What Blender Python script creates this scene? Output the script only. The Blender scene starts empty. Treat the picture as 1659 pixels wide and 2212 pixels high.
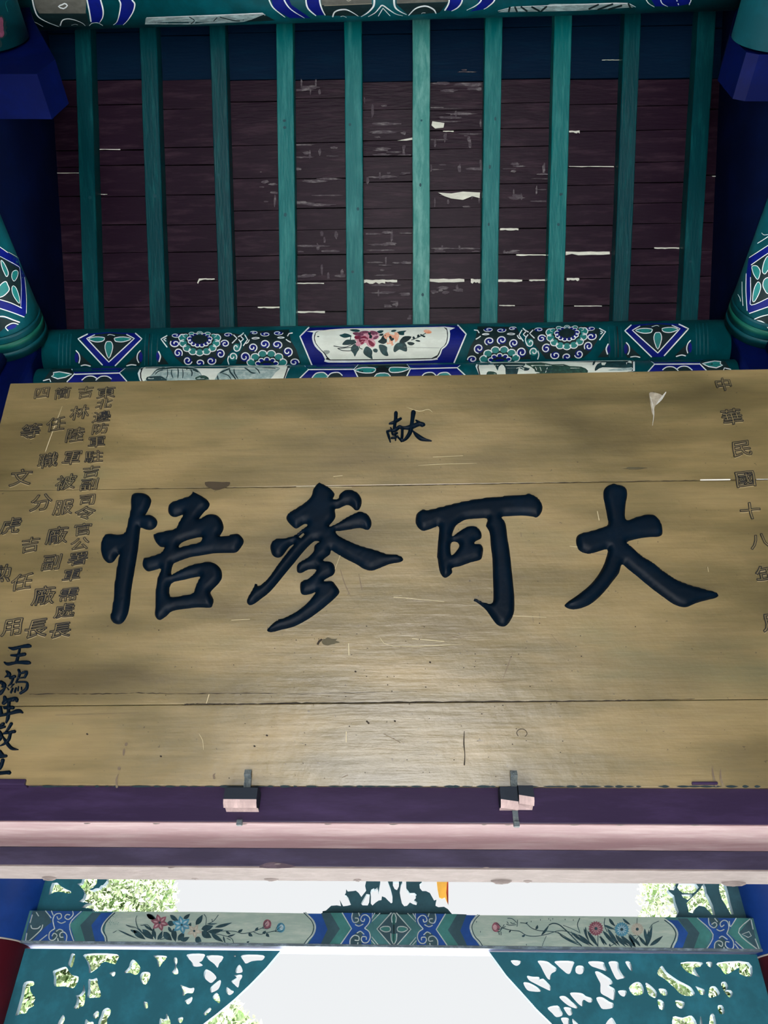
import bpy, math, random
import numpy as np
from mathutils import Vector, Matrix
from mathutils.geometry import delaunay_2d_cdt
random.seed(7)
SC = bpy.context.scene
COL = SC.collection

# ------------------------------------------------------------------ camera
F = 1683.0
CX, CY = 829.5, 1106.0
def _n(a): a = np.array(a, float); return a / np.linalg.norm(a)
_y = _n((54.9, 1487, F))                      # world forward, seen in the camera frame (right, down, forward)
_z = np.array((35.8, -1904, F)); _z = _n(_z - _y * _z.dot(_y))
_x = np.cross(_y, _z)
if _x[0] < 0: _x = -_x
RW = np.array([_x, _y, _z])                   # rows: world axes in camera frame
EYE = np.array((0.0, 0.0, 1.6))
cd = bpy.data.cameras.new('camera'); cam = bpy.data.objects.new('camera', cd); COL.objects.link(cam)
cd.sensor_fit = 'VERTICAL'; cd.sensor_height = 36; cd.lens = 36 * F / 2212; cd.clip_start = .01; cd.clip_end = 500
right, down, fwd = RW[:, 0], RW[:, 1], RW[:, 2]
cam.matrix_world = Matrix(((right[0], -down[0], -fwd[0], EYE[0]), (right[1], -down[1], -fwd[1], EYE[1]), (right[2], -down[2], -fwd[2], EYE[2]), (0, 0, 0, 1)))
SC.camera = cam
def ray(px, py):
    return _n(RW @ np.array((px - CX, py - CY, F)))
def proj(p):
    c = (np.array(p) - EYE) @ RW
    return CX + F * c[0] / c[2], CY + F * c[1] / c[2]

# ------------------------------------------------------------------ light and view
w = bpy.data.worlds.new('sky'); SC.world = w; w.use_nodes = True
bg = w.node_tree.nodes['Background']; bg.inputs[0].default_value = (.865, .885, .90, 1); bg.inputs[1].default_value = 1.0
sd = bpy.data.lights.new('sun', 'SUN'); sd.energy = 60.0; sd.angle = math.radians(1.0); sd.color = (1, .98, .96)
sun = bpy.data.objects.new('sun', sd); COL.objects.link(sun)
sun.rotation_euler = Vector((0.03, -0.62, 1.0)).to_track_quat('Z', 'Y').to_euler(); sun.location = (3, -8, 12)
SC.view_settings.view_transform = 'Standard'; SC.view_settings.look = 'None'
SC.view_settings.exposure = 0.0; SC.view_settings.gamma = 1.0; SC.view_settings.use_curve_mapping = False
SC.cycles.max_bounces = 8; SC.cycles.diffuse_bounces = 5

# ------------------------------------------------------------------ materials
def lin(c):
    return tuple(((v / 255) / 12.92 if v / 255 <= .04045 else ((v / 255 + .055) / 1.055) ** 2.4) for v in c)
MATS = {}
def mat(name, col, rough=.5, var=.15, scale=(8, 8, 8), bump=.0, spec=.22, col2=None, thr=(.45, .7), metal=0, trans=0, detail=5, bscale=None):
    """Painted surface: base colour, a second colour where a stretched noise passes a threshold, fine relief."""
    if name in MATS: return MATS[name]
    m = bpy.data.materials.new(name); m.use_nodes = True; nt = m.node_tree; N = nt.nodes; L = nt.links
    b = N['Principled BSDF']; b.inputs['Roughness'].default_value = rough; b.inputs['Specular IOR Level'].default_value = spec
    b.inputs['Metallic'].default_value = metal
    tc = N.new('ShaderNodeTexCoord'); mp = N.new('ShaderNodeMapping'); mp.inputs['Scale'].default_value = scale
    L.new(tc.outputs['Object'], mp.inputs['Vector'])
    nz = N.new('ShaderNodeTexNoise'); nz.inputs['Scale'].default_value = 1; nz.inputs['Detail'].default_value = detail; nz.inputs['Roughness'].default_value = .65
    L.new(mp.outputs[0], nz.inputs['Vector'])
    cr = N.new('ShaderNodeValToRGB'); cr.color_ramp.elements[0].position = thr[0]; cr.color_ramp.elements[1].position = thr[1]
    c1 = tuple(col); c2 = tuple(col2) if col2 else tuple(min(1, v * (1 + var)) for v in col)
    if not col2: c1 = tuple(v * (1 - var) for v in col)
    cr.color_ramp.elements[0].color = (*c1, 1); cr.color_ramp.elements[1].color = (*c2, 1)
    L.new(nz.outputs['Fac'], cr.inputs[0]); L.new(cr.outputs[0], b.inputs['Base Color'])
    if bump:
        bp = N.new('ShaderNodeBump'); bp.inputs['Strength'].default_value = bump; bp.inputs['Distance'].default_value = .01
        n2 = N.new('ShaderNodeTexNoise'); n2.inputs['Scale'].default_value = 1; n2.inputs['Detail'].default_value = 6
        m2 = N.new('ShaderNodeMapping'); m2.inputs['Scale'].default_value = bscale or tuple(s * 3 for s in scale)
        L.new(tc.outputs['Object'], m2.inputs['Vector']); L.new(m2.outputs[0], n2.inputs['Vector'])
        L.new(n2.outputs['Fac'], bp.inputs['Height']); L.new(bp.outputs[0], b.inputs['Normal'])
    if trans:
        b.inputs['Transmission Weight'].default_value = 0
        tr = N.new('ShaderNodeBsdfTranslucent'); mx = N.new('ShaderNodeMixShader'); mx.inputs[0].default_value = trans
        L.new(cr.outputs[0], tr.inputs[0]); L.new(b.outputs[0], mx.inputs[1]); L.new(tr.outputs[0], mx.inputs[2])
        L.new(mx.outputs[0], N['Material Output'].inputs[0])
    MATS[name] = m; return m

TEAL = mat('teal_paint', (.0, .072, .095), .45, .25, (9, 9, 9), .12)
TEALD = mat('deep_teal_paint', (.0, .055, .075), .5, .2, (9, 9, 9))
RAFT = mat('shaded_rafter_teal', (.0, .036, .048), .33, .3, (40, 5, 5), .15, col2=(.004, .085, .095), thr=(.5, .85), spec=.12)
BLUE = mat('ultramarine_paint', (.002, .008, .165), .5, .2, (9, 9, 9), spec=.1)
BLUED = mat('deep_blue_paint', (.0, .003, .048), .55, spec=.08, var=.25, scale=(6, 6, 6))
NAVY = mat('dark_blue_paint', (.001, .005, .034), .6, .25, (6, 6, 6), spec=.08)
INKC = mat('charcoal_green_paint', (.007, .020, .024), .5, .2, (20, 20, 20), spec=.1)
NAVYB = mat('blue_black_board', (.0, .008, .026), .6, spec=.05, var=.3, scale=(5, 34, 34), bump=.2, col2=(.0, .014, .036), thr=(.5, .85))
UNDER = mat('pale_pink_underside', (.30, .19, .21), .5, .2, (5, 30, 30), .15, col2=(.40, .30, .31))
SHADES = mat('grey_threshold_stone', (.26, .255, .25), .8, .1, (1, 1, 1))
SOIL = mat('dark_lawn', (.022, .030, .018), .9, .3, (3, 3, 3))
REDC = mat('hazed_red_beam_paint', (.050, .044, .085), .34, .25, (4, 20, 20), .08)  # flare haze on the lower beam mixed into its red
WHITE = mat('white_line_paint', (.66, .74, .78), .5, .1, (30, 30, 30))
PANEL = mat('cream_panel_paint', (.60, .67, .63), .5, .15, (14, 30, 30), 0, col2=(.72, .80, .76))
BLACK = mat('black_line_paint', (.004, .009, .014), .5)
PLANK = mat('maroon_board_paint', (.012, .0048, .0125), .36, .3, (5, 34, 34), .25, spec=.08, col2=(.040, .021, .034), thr=(.50, .82))
WEAR = mat('worn_grey_maroon', (.050, .038, .052), .6, .4, (26, 60, 60), .2, col2=(.19, .18, .19), thr=(.48, .75))
PALE = mat('bare_pale_wood', (.62, .64, .58), .7, .12, (20, 60, 60))
def gold_mat():
    m = bpy.data.materials.new('aged_gold_lacquer'); m.use_nodes = True; nt = m.node_tree; N = nt.nodes; L = nt.links
    b = N['Principled BSDF']; b.inputs['Specular IOR Level'].default_value = 1.0
    tc = N.new('ShaderNodeTexCoord')
    def noise(s, det=6, r=.6):
        mp = N.new('ShaderNodeMapping'); mp.inputs['Scale'].default_value = s; L.new(tc.outputs['Object'], mp.inputs['Vector'])
        nz = N.new('ShaderNodeTexNoise'); nz.inputs['Scale'].default_value = 1; nz.inputs['Detail'].default_value = det; nz.inputs['Roughness'].default_value = r
        L.new(mp.outputs[0], nz.inputs['Vector']); return nz.outputs['Fac']
    def ramp(f, stops):
        cr = N.new('ShaderNodeValToRGB'); e = cr.color_ramp.elements
        while len(e) < len(stops): e.new(.5)
        for k, (p, c) in enumerate(stops): e[k].position = p; e[k].color = (*c, 1)
        L.new(f, cr.inputs[0]); return cr.outputs[0]
    def mix(a, bb, f, mode='MIX'):
        mx = N.new('ShaderNodeMix'); mx.data_type = 'RGBA'; mx.blend_type = mode
        if isinstance(f, float): mx.inputs[0].default_value = f
        else: L.new(f, mx.inputs[0])
        L.new(a, mx.inputs[6]); L.new(bb, mx.inputs[7]); return mx.outputs[2]
    streak = noise((1.2, 5.5, 5.5), 6, .55)
    c = ramp(streak, [(.34, (.120, .092, .040)), (.46, (.185, .144, .062)), (.56, (.265, .200, .092)), (.66, (.215, .178, .082)), (.74, (.160, .150, .078))])
    cloud = noise((1.1, 2.2, 2.2), 3)
    g = ramp(cloud, [(.38, (1.06, 1.03, 1.0)), (.52, (.88, .88, .86)), (.68, (.56, .58, .54))])
    c = mix(c, g, 1.0, 'MULTIPLY')
    fine = noise((5, 85, 85), 4)
    c = mix(c, ramp(fine, [(.36, (.80, .78, .75)), (.58, (1.05, 1.04, 1.02))]), .45, 'MULTIPLY')
    sp = noise((85, 85, 85), 2)
    c = mix(c, ramp(sp, [(.24, (.25, .22, .2)), (.29, (1, 1, 1))]), .8, 'MULTIPLY')
    L.new(c, b.inputs['Base Color'])
    rr = ramp(streak, [(.3, (.28, .28, .28)), (.7, (.34, .34, .34))]); L.new(rr, b.inputs['Roughness'])
    bp = N.new('ShaderNodeBump'); bp.inputs['Strength'].default_value = .12; bp.inputs['Distance'].default_value = .01
    L.new(noise((4, 45, 45), 6), bp.inputs['Height'])
    b2 = N.new('ShaderNodeBump'); b2.inputs['Strength'].default_value = .12; b2.inputs['Distance'].default_value = .02
    L.new(noise((7, 7, 7), 5), b2.inputs['Height']); L.new(bp.outputs[0], b2.inputs['Normal'])
    L.new(b2.outputs[0], b.inputs['Normal']); MATS['gold'] = m; return m
GOLD = gold_mat()
LACQ = mat('blue_black_lacquer', (.0008, .006, .015), .42, .2, (10, 10, 10), .08, spec=.09)
ENGR = mat('engraved_dark_line', (.012, .016, .024), .6)
GLINT = mat('pale_glint_strip', (.62, .52, .33), .5)
REDB = mat('hazed_red_lintel_paint', (.042, .026, .072), .34, .25, (4, 20, 20), .08)  # red moved towards blue: flare haze over the lintel is in the colour
REDL = mat('pale_edge_plaster', (.25, .215, .21), .7, .12, (14, 30, 30), .2)
COLR = mat('red_column_paint', (.13, .012, .025), .42, .12)
COLB = mat('blue_column_paint', (.006, .045, .26), .5, .15, (5, 5, 5))
WOODP = mat('bare_peg_wood', (.55, .42, .42), .7, .2, (30, 10, 10), .2)
IRON = mat('grey_iron_strap', (.10, .13, .15), .5, .3, (50, 50, 50), .3, col2=(.22, .25, .25))
DARKP = mat('dark_peg_paint', (.022, .030, .045), .5)
STONE = mat('pale_paving', (.80, .79, .77), .8, .08, (1, 1, 1))
FARTEAL = mat('hazed_teal_openwork_paint', (.018, .150, .215), .6, .2, (7, 7, 7), .1)  # teal brightened by the flare haze that veils the openwork
FARCUT = mat('pale_blue_cut_edge', (.16, .25, .30), .6)

# ------------------------------------------------------------------ mesh and scene helpers
def obj(name, vs, fs, mats, parent=None, mi=None, smooth=False):
    me = bpy.data.meshes.new(name); me.from_pydata([tuple(v) for v in vs], [], fs)
    mats = mats if isinstance(mats, (list, tuple)) else [mats]
    for m in mats: me.materials.append(m)
    if mi is not None and len(mi) == len(me.polygons): me.polygons.foreach_set('material_index', mi)
    if smooth: me.polygons.foreach_set('use_smooth', [True] * len(me.polygons))
    me.update()
    o = bpy.data.objects.new(name, me); COL.objects.link(o)
    if parent is not None:
        o.parent = parent; o.matrix_parent_inverse = parent.matrix_world.inverted() if parent.type != 'EMPTY' else Matrix.Translation(-parent.location)
    return o
def tag(o, label=None, cat=None, group=None, kind=None):
    if label: o['label'] = label
    if cat: o['category'] = cat
    if group: o['group'] = group
    if kind: o['kind'] = kind
    return o
def empty(name, loc, label=None, cat=None, group=None, kind=None):
    o = bpy.data.objects.new(name, None); COL.objects.link(o); o.location = tuple(loc); o.empty_display_size = .05
    return tag(o, label, cat, group, kind)
def box_vf(x0, x1, y0, y1, z0, z1):
    v = [(x, y, z) for x in (x0, x1) for y in (y0, y1) for z in (z0, z1)]
    f = [(0, 1, 3, 2), (4, 6, 7, 5), (0, 4, 5, 1), (2, 3, 7, 6), (0, 2, 6, 4), (1, 5, 7, 3)]
    return v, f
def box(name, x0, x1, y0, y1, z0, z1, m, parent=None, bev=0.0):
    v, f = box_vf(x0, x1, y0, y1, z0, z1); o = obj(name, v, f, m, parent)
    if bev:
        b = o.modifiers.new('bevel', 'BEVEL'); b.width = bev; b.segments = 2
    return o
def tube(name, c, a, l0, l1, r, m, parent=None, n=64, rf=None, seg=1):
    """Round timber about the axis through c along a, from l0 to l1."""
    a = _n(a); u = _n(np.cross(a, (0, 0, 1) if abs(a[2]) < .9 else (0, 1, 0))); v = np.cross(a, u); c = np.array(c)
    vs, fs = [], []
    for s in range(seg + 1):
        l = l0 + (l1 - l0) * s / seg; rr = r if rf is None else rf(s / seg) * r
        for k in range(n):
            t = 2 * math.pi * k / n; vs.append(c + a * l + rr * (u * math.cos(t) + v * math.sin(t)))
    for s in range(seg):
        for k in range(n):
            fs.append((s * n + k, s * n + (k + 1) % n, (s + 1) * n + (k + 1) % n, (s + 1) * n + k))
    sides = len(fs)
    fs.append(tuple(range(n - 1, -1, -1))); fs.append(tuple(range(seg * n, seg * n + n)))
    o = obj(name, vs, fs, m, parent)
    for i in range(sides): o.data.polygons[i].use_smooth = True
    return o

class Plane:
    def __init__(s, p, n): s.p = np.array(p, float); s.n = _n(n); s.off = 0; s.flat = True
    def map(s, px, py, off=0.0):
        d = ray(px, py); p = s.p + s.n * 0
        t = (p - EYE).dot(s.n) / d.dot(s.n); return EYE + d * t + s.n * off
class Cyl:
    def __init__(s, c, a, r): s.c = np.array(c, float); s.a = _n(a); s.r = r; s.flat = False
    def map(s, px, py, off=0.0):
        d = ray(px, py); o = EYE - s.c
        dp = d - s.a * d.dot(s.a); op = o - s.a * o.dot(s.a)
        A = dp.dot(dp); B = 2 * dp.dot(op); Cc = op.dot(op) - s.r ** 2
        D = B * B - 4 * A * Cc
        t = (-B - math.sqrt(max(D, 0))) / (2 * A)
        p = EYE + d * t; q = p - s.c; ax = s.a * q.dot(s.a); n = _n(q - ax)
        return s.c + ax + n * (s.r + off)

def smooth(pts, n=4, closed=True):
    P = np.array(pts, float); N = len(P); out = []
    rng = range(N) if closed else range(N - 1)
    for i in rng:
        if closed: p0, p1, p2, p3 = P[(i - 1) % N], P[i], P[(i + 1) % N], P[(i + 2) % N]
        else: p0, p1, p2, p3 = P[max(i - 1, 0)], P[i], P[i + 1], P[min(i + 2, N - 1)]
        for k in range(n):
            t = k / n
            out.append(.5 * (2 * p1 + (p2 - p0) * t + (2 * p0 - 5 * p1 + 4 * p2 - p3) * t * t + (3 * p1 - p0 - 3 * p2 + p3) * t ** 3))
    if not closed: out.append(P[-1])
    return np.array(out)
def inside(pts, poly):
    pts = np.asarray(pts); poly = np.asarray(poly); x, y = pts[:, 0], pts[:, 1]; r = np.zeros(len(pts), bool)
    x1, y1 = poly[:, 0], poly[:, 1]; x2, y2 = np.roll(x1, -1), np.roll(y1, -1)
    for a, b, c, d in zip(x1, y1, x2, y2):
        if b == d: continue
        k = ((b > y) != (d > y)) & (x < (c - a) * (y - b) / (d - b) + a); r ^= k
    return r
def resample(poly, step):
    out = []
    for a, b in zip(poly, np.roll(poly, -1, axis=0)):
        L = np.linalg.norm(b - a); n = max(1, int(math.ceil(L / step)))
        for k in range(n): out.append(a + (b - a) * k / n)
    return np.array(out)
def triangulate(adds, holes=(), grid=0.0, step=0.0, margin=.35):
    """Triangles of the union of the polygons ADDS less HOLES, with inner grid points."""
    adds = [np.array(a, float) for a in adds]; holes = [np.array(h, float) for h in holes]
    if step: adds = [resample(a, step) for a in adds]; holes = [resample(h, step) for h in holes]
    P, E = [], []
    for q in adds + holes:
        n0 = len(P); P += [tuple(v) for v in q]; E += [(n0 + i, n0 + (i + 1) % len(q)) for i in range(len(q))]
    def keep(pts):
        k = np.zeros(len(pts), bool)
        for a in adds: k |= inside(pts, a)
        for h in holes: k &= ~inside(pts, h)
        return k
    if grid:
        A = np.concatenate(adds); x0, y0 = A.min(0); x1, y1 = A.max(0)
        gx, gy = np.meshgrid(np.arange(x0 + grid * .5, x1, grid), np.arange(y0 + grid * .5, y1, grid)); G = np.stack([gx.ravel(), gy.ravel()], 1)
        if len(G):
            G = G[keep(G)]
            B = np.array(P)
            if len(G):
                S = np.concatenate([resample(q, grid * .5) for q in adds + holes])
                d = np.min(((G[:, None, :] - S[None]) ** 2).sum(2), axis=1) if len(G) * len(S) < 4e7 else np.concatenate([np.min(((g[:, None, :] - S[None]) ** 2).sum(2), axis=1) for g in np.array_split(G, 20)])
                G = G[d > (grid * margin) ** 2]; P += [tuple(v) for v in G]
    r = delaunay_2d_cdt([Vector(p) for p in P], E, [], 0, 1e-5)
    V = np.array([tuple(v) for v in r[0]]); T = [tuple(f) for f in r[2]]
    if not T: return V, []
    C = np.array([V[list(t)].mean(0) for t in T]); k = keep(C)
    return V, [t for t, kk in zip(T, k) if kk]
def boundary(T):
    cnt = {}
    for t in T:
        for a, b in ((t[0], t[1]), (t[1], t[2]), (t[2], t[0])):
            key = (min(a, b), max(a, b)); cnt.setdefault(key, []).append((a, b))
    return [v[0] for v in cnt.values() if len(v) == 1]

class Paint:
    """Thin paint laid on a surface; every shape is given where it lies on that surface."""
    def __init__(s, surf, T=None, base=.0006): s.surf = surf; s.T = T or (lambda x, y: (x, y)); s.v = []; s.f = []; s.m = []; s.mats = []; s.base = base; s.k = 0
    def _mi(s, m):
        if m not in s.mats: s.mats.append(m)
        return s.mats.index(m)
    def _off(s, layer): return s.base + layer * .00035 + (s.k % 7) * .00002
    def fill(s, pts, m, layer=0, sm=0, holes=(), raw=False):
        s.k += 1
        q = np.array([s.T(*p) for p in pts]) if not raw else np.array(pts, float)
        if sm: q = smooth(q, sm)
        hs = [np.array([s.T(*p) for p in h]) for h in holes]
        V, T = triangulate([q], hs, 0 if s.surf.flat else 6.0, 0 if s.surf.flat else 6.0)
        n0 = len(s.v); off = s._off(layer)
        s.v += [s.surf.map(x, y, off) for x, y in V]
        for t in T: s.f.append(tuple(n0 + i for i in t)); s.m.append(s._mi(m))
    def ell(s, cx, cy, rx, ry, rot, m, layer=0, n=14):
        c, d = math.cos(math.radians(rot)), math.sin(math.radians(rot))
        s.fill([(cx + rx * math.cos(t) * c - ry * math.sin(t) * d, cy + rx * math.cos(t) * d + ry * math.sin(t) * c) for t in [2 * math.pi * k / n for k in range(n)]], m, layer)
    def leaf(s, x0, y0, x1, y1, wd, m, layer=0, bend=0.0):
        dx, dy = x1 - x0, y1 - y0; L = math.hypot(dx, dy) or 1; nx, ny = -dy / L, dx / L; A, B = [], []
        for k in range(7):
            t = k / 6; hw = wd * math.sin(math.pi * min(1, t * 1.0) ** .8) * .5; b = bend * math.sin(math.pi * t)
            cx, cy = x0 + dx * t + nx * b, y0 + dy * t + ny * b
            A.append((cx + nx * hw, cy + ny * hw)); B.append((cx - nx * hw, cy - ny * hw))
        s.fill(A + B[-2:0:-1], m, layer)
    def stroke(s, pts, wd, m, layer=1, sm=4, closed=False, taper=False):
        """wd in photo pixels (a number or one per point)."""
        s.k += 1
        q = np.array([s.T(*p) for p in pts], float)
        W = np.array(wd if isinstance(wd, (list, tuple)) else [wd] * len(q), float)
        if sm and len(q) > 2:
            z = smooth(np.column_stack([q, W]), sm, closed); q, W = z[:, :2], z[:, 2]
        elif not s.surf.flat:
            r_ = []; 
            for i in range(len(q) - 1):
                n = max(1, int(np.linalg.norm(q[i + 1] - q[i]) / 6))
                for k in range(n): r_.append(np.append(q[i] + (q[i + 1] - q[i]) * k / n, W[i] + (W[i + 1] - W[i]) * k / n))
            r_.append(np.append(q[-1], W[-1])); r_ = np.array(r_); q, W = r_[:, :2], r_[:, 2]
        n = len(q)
        if taper: W = W * np.clip(np.sin(np.pi * (np.arange(n) + .6) / (n + .2)) * 1.3, .15, 1)
        t = np.gradient(q, axis=0) if not closed else (np.roll(q, -1, 0) - np.roll(q, 1, 0))
        t /= np.maximum(np.linalg.norm(t, axis=1), 1e-6)[:, None]; nn = np.stack([-t[:, 1], t[:, 0]], 1)
        off = s._off(layer); n0 = len(s.v); mi = s._mi(m)
        for i in range(n):
            for sg in (-.5, .5):
                p = q[i] + nn[i] * W[i] * sg; s.v.append(s.surf.map(p[0], p[1], off))
        for i in range(n if closed else n - 1):
            j = (i + 1) % n; s.f.append((n0 + 2 * i, n0 + 2 * j, n0 + 2 * j + 1, n0 + 2 * i + 1)); s.m.append(mi)
        if not closed and not taper:
            for i, sg in ((0, -1), (n - 1, 1)):
                c0 = len(s.v); s.v.append(s.surf.map(*q[i], off)); R = []
                for k in range(7):
                    a = -math.pi / 2 + math.pi * k / 6; p = q[i] + (t[i] * sg * math.cos(a) + nn[i] * math.sin(a)) * W[i] / 2
                    R.append(len(s.v)); s.v.append(s.surf.map(p[0], p[1], off))
                for k in range(6): s.f.append((c0, R[k], R[k + 1])); s.m.append(mi)
    def done(s, name, parent, label=None):
        o = obj(name, s.v, s.f, s.mats, parent, s.m)
        if label: o['label'] = label
        return o
def T(ox, oy, sc): return lambda x, y: (ox + x / sc, oy + y / sc)
def zon(y, px, py): return Plane((0, y, 0), (0, -1, 0)).map(px, py)[2]
def yon(z, px, py): return Plane((0, 0, z), (0, 0, 1)).map(px, py)[1]
def sample_px(p): return proj(p)

# ------------------------------------------------------------------ key sizes
LY = 2.02                                    # front face of the red lintel
LZ1, LZ0 = zon(LY, 830, 1692), zon(LY, 830, 1780)
BY = yon(LZ0, 830, 1833); BZ0 = zon(BY, 830, 1876.5); BY2 = yon(BZ0, 830, 1904)
PR = .13; PC = None
def el(px, py):
    d = ray(px, py); return math.atan2(d[2], d[1])
PYC = 2.25
Lp = PYC / math.cos(el(830, 704)); ec = el(830, 704) - math.asin(PR / Lp); PZC = 1.6 + PYC * math.tan(ec)
SR = .075; SZC = PZC - PR - SR               # lower round rail, straight below the purlin
SLOPE = math.radians(41)
UP = np.array((0, math.sin(SLOPE), math.cos(SLOPE)))
DN = np.array((0, math.cos(SLOPE), -math.sin(SLOPE)))
RP0 = np.array((0, PYC, PZC)) + UP * PR      # on the underside of the rafters
ROOF = Plane(RP0, -UP)
RH = .072                                    # rafter depth
BOARD = Plane(RP0 + UP * RH, -UP)
TR = .15
def tp(y):                                   # top purlin centre, touching the rafters from below
    q = RP0 + DN * ((y - RP0[1]) / DN[1]); q = q - UP * TR; return q
lo, hi = .3, 1.9
for _ in range(60):
    md = .5 * (lo + hi); c = tp(md); dy, dz = c[1], c[2] - 1.6; e = math.atan2(dz, dy) - math.asin(TR / math.hypot(dy, dz))
    if e > el(830, 45): lo = md
    else: hi = md
TC = tp(md)
APEX = RP0 + DN * ((TC[1] - .12 - RP0[1]) / DN[1])
print('lintel', LZ0, LZ1, BY, BZ0, BY2, 'purlin', PYC, PZC, 'top', TC, 'apex', APEX)
YE = 2.12
WL = Plane((0, YE, 0), (0, -1, 0)).map(103, 710); WR = Plane((0, YE, 0), (0, -1, 0)).map(1566, 686)
print('walls', WL, WR)
XL, XR = WL[0], WR[0]
XM = .5 * (XL + XR); HW = .5 * (XR - XL)

# ------------------------------------------------------------------ setting
floor = box('floor', -40, 40, -40, 60, -.3, -.02, SOIL); tag(floor, kind='structure')
bounce_path = box('bounce_path', -.72, .72, -8, -.3, -.02, 0, STONE)  # unseen path, kept narrow so its bounced light stays in the middle
th_ = box('threshold_floor', -1.6, 1.6, -.3, 4.6, -.02, 0, SHADES); tag(th_, kind='structure')
bc_ = box('rear_courtyard', -14, 14, 4.6, 34, -.02, 0, STONE); tag(bc_, kind='structure')
court = box('bounce_paving', -2.4, 2.4, -31, -8, -.02, 0, STONE); tag(court, kind='structure'); tag(bounce_path, kind='structure')  # unseen far paving added for the sheen on the board
BLOCKER = mat('dark_blocker_grey', (.02, .02, .023), .85, .2, (2, 2, 6), .3)  # unseen walls added behind the viewer to narrow the incoming light
for sg, nm in ((-1, 'left'), (1, 'right')):
    o = box('added_dark_wall', *(sorted((sg * 2.4, sg * 2.8))), -31, -1.3, -.02, 6.5, BLOCKER); tag(o, 'added dark wall on the %s behind the viewer, blocking side light' % nm, 'wall', None, 'structure')
o = box('added_dark_wall', -6, 6, -32, -31, -.02, 8, BLOCKER); tag(o, 'added dark wall far behind the viewer, blocking low sky light', 'wall', None, 'structure')
def beam_axis(P, sg, r):
    d = np.array((P[0], P[2] - 1.6)); L = np.hypot(*d); d = d / L; n = np.array((sg * d[1], -abs(d[0]))); c = d * L + n * r
    return c[0], c[1] + 1.6
def roof_z(y): return RP0[2] + (y - RP0[1]) * DN[2] / DN[1] + .09
def gable(name, x0, x1, zb):
    """Boarded gable standing on the side beam, up to the roof."""
    zt = PZC + .052
    prof = [(-1.15, zb), (YE - .002, zb), (YE - .002, zt), (2.44, zt), (2.44, max(roof_z(2.44), zt + .01)), (APEX[1], APEX[2] + .12), (-1.15, APEX[2] + .12 - (APEX[1] + 1.15) * .87)]
    vs = [(x, y, z) for x in (x0, x1) for y, z in prof]; n = len(prof)
    fs = [tuple(range(n)), tuple(range(2 * n - 1, n - 1, -1))] + [(i, i + n, (i + 1) % n + n, (i + 1) % n) for i in range(n)]
    tag(obj(name, vs, fs, NAVY), kind='structure')
zl_b = beam_axis(WL, -1, .17)[1]; zr_b = beam_axis(WR, 1, .17)[1]
gable('wall_left', XL - .10, XL - .02, zl_b); gable('wall_right', XR + .02, XR + .10, zr_b)
tag(box('wall_left', XL - .50, XL - .42, -1.15, YE - .002, 0, zl_b, NAVY), kind='structure'); tag(box('wall_right', XR + .42, XR + .50, -1.15, YE - .002, 0, zr_b, NAVY), kind='structure')

# ------------------------------------------------------------------ roof boards
ceiling = empty('ceiling', RP0, kind='structure')
def slab(name, p0, dirv, L, x0, x1, th, m, parent=None, up=UP):
    p0 = np.array(p0); a = [np.array((x, 0, 0)) + p0 + dirv * l + up * t for x in (x0, x1) for l in (0, L) for t in (0, th)]
    f = box_vf(0, 1, 0, 1, 0, 1)[1]; return obj(name, a, f, m, parent)
slab('roof_deck', APEX + UP * (RH + .035), DN, 3.9, XL - .6, XR + .6, .06, BLACK, ceiling)
UPF = np.array((0, -math.sin(SLOPE), math.cos(SLOPE))); DNF = np.array((0, -math.cos(SLOPE), -math.sin(SLOPE)))
fr = slab('roof_front', APEX + UP * RH * .5, DNF, 2.55, XL - .6, XR + .6, .08, BLACK, None, UPF); tag(fr, kind='structure')
RT = [180, 322, 472, 615, 763, 910, 1065, 1214, 1363, 1521]
RB = [197, 341, 490, 622, 767, 910, 1057, 1199, 1341, 1489]
JO = [  # board joints, photo heights at the middle of each bay
 [172, 230, 325, 361, 424, 485, 546, 607, 668], [172, 225, 323, 356, 424, 485, 546, 607, 664], [172, 235, 318, 356, 420, 485, 544, 607, 662],
 [172, 219, 314, 385, 455, 498, 553, 605, 662], [172, 212, 308, 385, 449, 496, 550, 607, 673], [176, 237, 303, 337, 392, 450, 493, 548, 605, 668],
 [176, 238, 281, 322, 411, 449, 491, 547, 605, 665], [170, 222, 277, 316, 396, 448, 493, 549, 606, 660], [170, 225, 283, 360, 400, 442, 487, 545, 602, 660],
 [170, 228, 281, 350, 394, 438, 483, 537, 573, 616, 655], [170, 235, 300, 378, 438, 481, 541, 597, 638]]
AX = [XL - .02] + [None] * 10 + [XR + .02]
RX = []
for a, b in zip(RT, RB):
    p, q = ROOF.map(a, 150), ROOF.map(b, 690); RX.append((p, q))
nz = random.Random(3)
def roof_v(p): return (np.array(p) - RP0).dot(DN)
V_TOP = (APEX - RP0).dot(DN); V_BOT = roof_v(ROOF.map(830, 700)) + .25
def line_x(i, v):                            # x of rafter i (or wall) at roof distance v
    if i < 0: return XL - .02
    if i > 9: return XR + .02
    p, q = RX[i]; vp, vq = roof_v(p), roof_v(q); return p[0] + (q[0] - p[0]) * (v - vp) / (vq - vp)
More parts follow.
